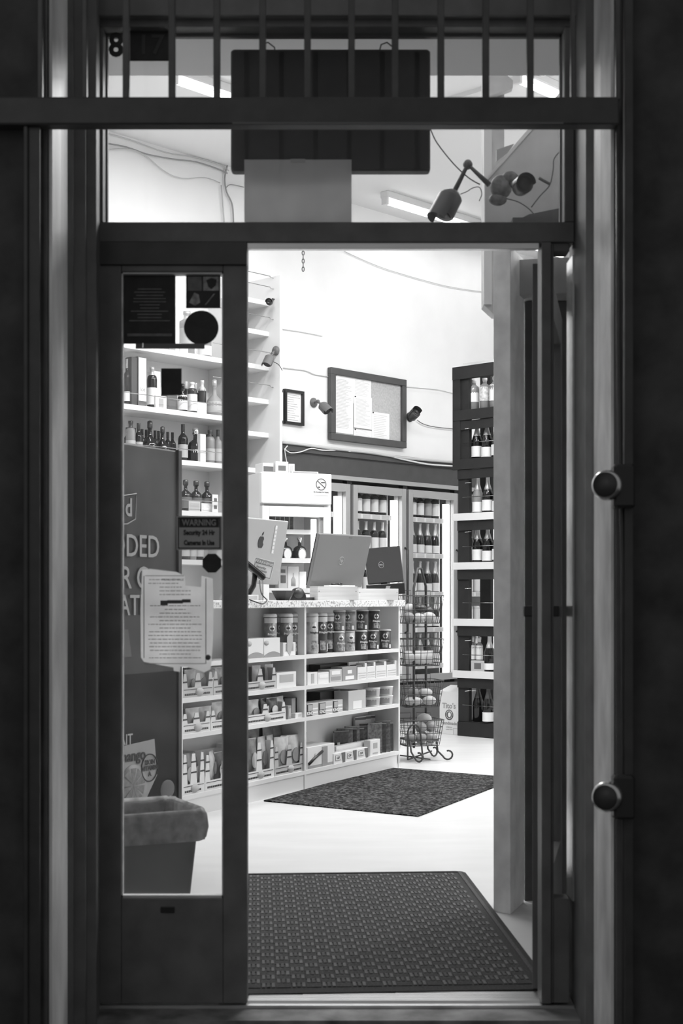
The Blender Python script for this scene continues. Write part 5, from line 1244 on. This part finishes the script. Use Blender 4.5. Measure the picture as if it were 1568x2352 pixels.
def fruit(lab, name, x, y, z, r, m, sq=(1, 1, 1), rz=0, stem=True, grp='fruit in the wire baskets'):
    t = thing(name, lab, 'fruit', FS.w(x, y, z), rz, grp)
    MB().ball((0, 0, 0), r, 14, sq).build('fruit_body', m, t)
    if stem: MB().tube([(0, 0, r * sq[2] * .95), (.002, 0, r * sq[2] * 1.12)], .002, 5).build('stalk', DARKP2, t)
zb1 = bots[0]
for k, (x, y, r, m, nm, lab, sq) in enumerate(((-.085, -.04, .036, FRUITM, 'apple', 'apple at the left front of the top basket', (1, 1, .95)), (-.02, -.045, .034, FRUITL, 'lemon', 'pale lemon in the middle of the top basket', (1.25, .9, .9)), (.055, -.04, .036, FRUITL, 'lemon', 'large pale lemon at the right of the top basket', (1.3, .95, .95)),
    (-.06, .035, .036, FRUITM, 'apple', 'apple at the back left of the top basket', (1, 1, .95)), (.02, .04, .036, FRUITM, 'apple', 'apple at the back of the top basket', (1, 1, .95)))):
    fruit(lab, nm, x, y, zb1 + .006 + r * sq[2], r, m, sq)
fruit('dark avocado lying on the lemons in the top basket', 'avocado', .01, -.0, zb1 + .098, .034, FRUITD, (1.3, 1, .8), stem=False)
fruit('dark avocado at the right of the top basket', 'avocado', .085, .035, zb1 + .075, .034, FRUITD, (1, 1, 1.1), stem=False)
fruit('pale pear at the left top of the top basket', 'pear', -.07, -.005, zb1 + .095, .034, FRUITL, (1, 1, 1.1))
z_ = bots[1]
bagF = lambda lab, x, y, z, w, h, m, rot, lean: None
for k, (x, y, rz, m, lab) in enumerate(((-.04, -.035, 0, BAGL, 'pale packet lying at the front of the second basket'), (.05, -.0, .5, BAGL, 'pale packet at the right of the second basket'), (-.03, .04, -.1, BAGM, 'darker packet at the back of the second basket'))):
    t = thing('bread_packet', lab, 'packet', FS.w(x, y, z_ + .012), FS.ang + rz, 'packets in the second basket'); bagmesh(.15, .085, .06, k).build('packet_body', M('matte_packet', .5, .5, noise=.12, scale=20) if m is BAGL else BAGM, t)
z_ = bots[2]
for k, (x, y, r, m, nm, lab, sq) in enumerate(((-.05, -.03, .036, FRUITL, 'mango', 'pale mango at the front of the third basket', (1.7, .9, .85)), (.065, -.02, .036, FRUITL, 'mango', 'pale mango at the right of the third basket', (1.3, .9, .9)), (-.045, .045, .038, FRUITM, 'apple', 'apple at the back left of the third basket', (1, 1, 1)), (.04, .045, .036, FRUITM, 'apple', 'apple at the back right of the third basket', (1, 1, 1)))):
    fruit(lab, nm, x, y, z_ + .006 + r * sq[2], r, m, sq, stem=nm == 'apple')
fruit('dark apple on top of the third basket', 'apple', -.04, .0, z_ + .095, .036, FRUITM)
fruit('speckled mango on top at the right of the third basket', 'mango', .045, -.0, z_ + .092, .034, FRUITL, (1.4, .9, .85), stem=False)
z_ = bots[3]
ORG = M('orange_peel', .3, .45, noise=.1, scale=60, bump=.3)
for k, (x, y, zz, lab) in enumerate(((-.075, -.04, .046, 'orange at the front left of the bottom basket'), (.0, -.04, .046, 'orange at the front middle of the bottom basket'), (.07, -.035, .046, 'orange at the front right of the bottom basket'),
                                     (-.045, .04, .046, 'orange at the back left of the bottom basket'), (.04, .042, .046, 'orange at the back right of the bottom basket'), (.01, -.01, .115, 'orange stacked in the middle of the bottom basket'), (.085, .005, .118, 'orange stacked at the right of the bottom basket'))):
    fruit(lab, 'orange', x, y, z_ + zz, .039, ORG, (1, 1, .96))
fruit('pale papaya leaning at the back right of the bottom basket', 'papaya', .06, .06, z_ + .165, .042, FRUITL, (1.2, .9, .9), stem=False)
t = thing('newspaper_sheet', 'white paper lining the bottom of the lowest basket', 'paper', FS.w(0, 0, bots[3] + .0022), FS.ang); MB().box(-.10, .13, -.085, .075, 0, .001).build('sheet', PAPER, t)
# ---------------------------------------------------------------- mats
FM = [(-.415, 3.76), (.379, 3.22), (1.06, 4.72), (.2665 + .02, 5.24)]
o = MB().prism([(x, y, .0) for x, y in FM], (0, 0, .008)).build('floor_mat', MATF, None, .003); tag(o, 'flecked dark carpet mat along the counter', 'mat')
NM = Frame(.585, .105, math.radians(93.4))      # lx runs into the shop, ly to the left
T = thing('entrance_mat', 'large charcoal doormat with a raised basket weave inside the door', 'mat', NM.w(0, 0, 0), NM.ang)
LM, WM = 1.70, .92
rc = .035
pts = [(0, 0), (LM - rc, 0), (LM - rc * .3, rc * .3), (LM, rc), (LM, WM - rc), (LM - rc * .3, WM - rc * .3), (LM - rc, WM), (0, WM)]
MB().prism([(x, y, 0) for x, y in pts], (0, 0, .006)).build('backing', MATM, T)
mb = MB(); mv = MB(); c = .042; nx, ny = int((LM - .10) / c), int((WM - .10) / c)
for i in range(nx):
    for j in range(ny):
        x, y = .05 + i * c, .05 + j * c
        if (i + j) % 2:
            for k in range(3): (mb if k == 1 else mv).box(x + .002, x + c - .001, y + .002 + k * .0135, y + .011 + k * .0135, .006, .0095)
        else:
            for k in range(3): mb.box(x + .002 + k * .0135, x + .011 + k * .0135, y + .001, y + c - .001, .006, .0085)
o = mb.build('woven_ribs', MATR, T); o['kind'] = 'stuff'; o = mv.build('pale_woven_ribs', MATR2, T); o['kind'] = 'stuff'
mb = MB().box(.02, LM - .02, .018, .030, .006, .009).box(LM - .03, LM - .018, .03, WM - .03, .006, .009).box(.02, LM - .02, WM - .03, WM - .018, .006, .009)
mb.build('border_rib', MATR, T)
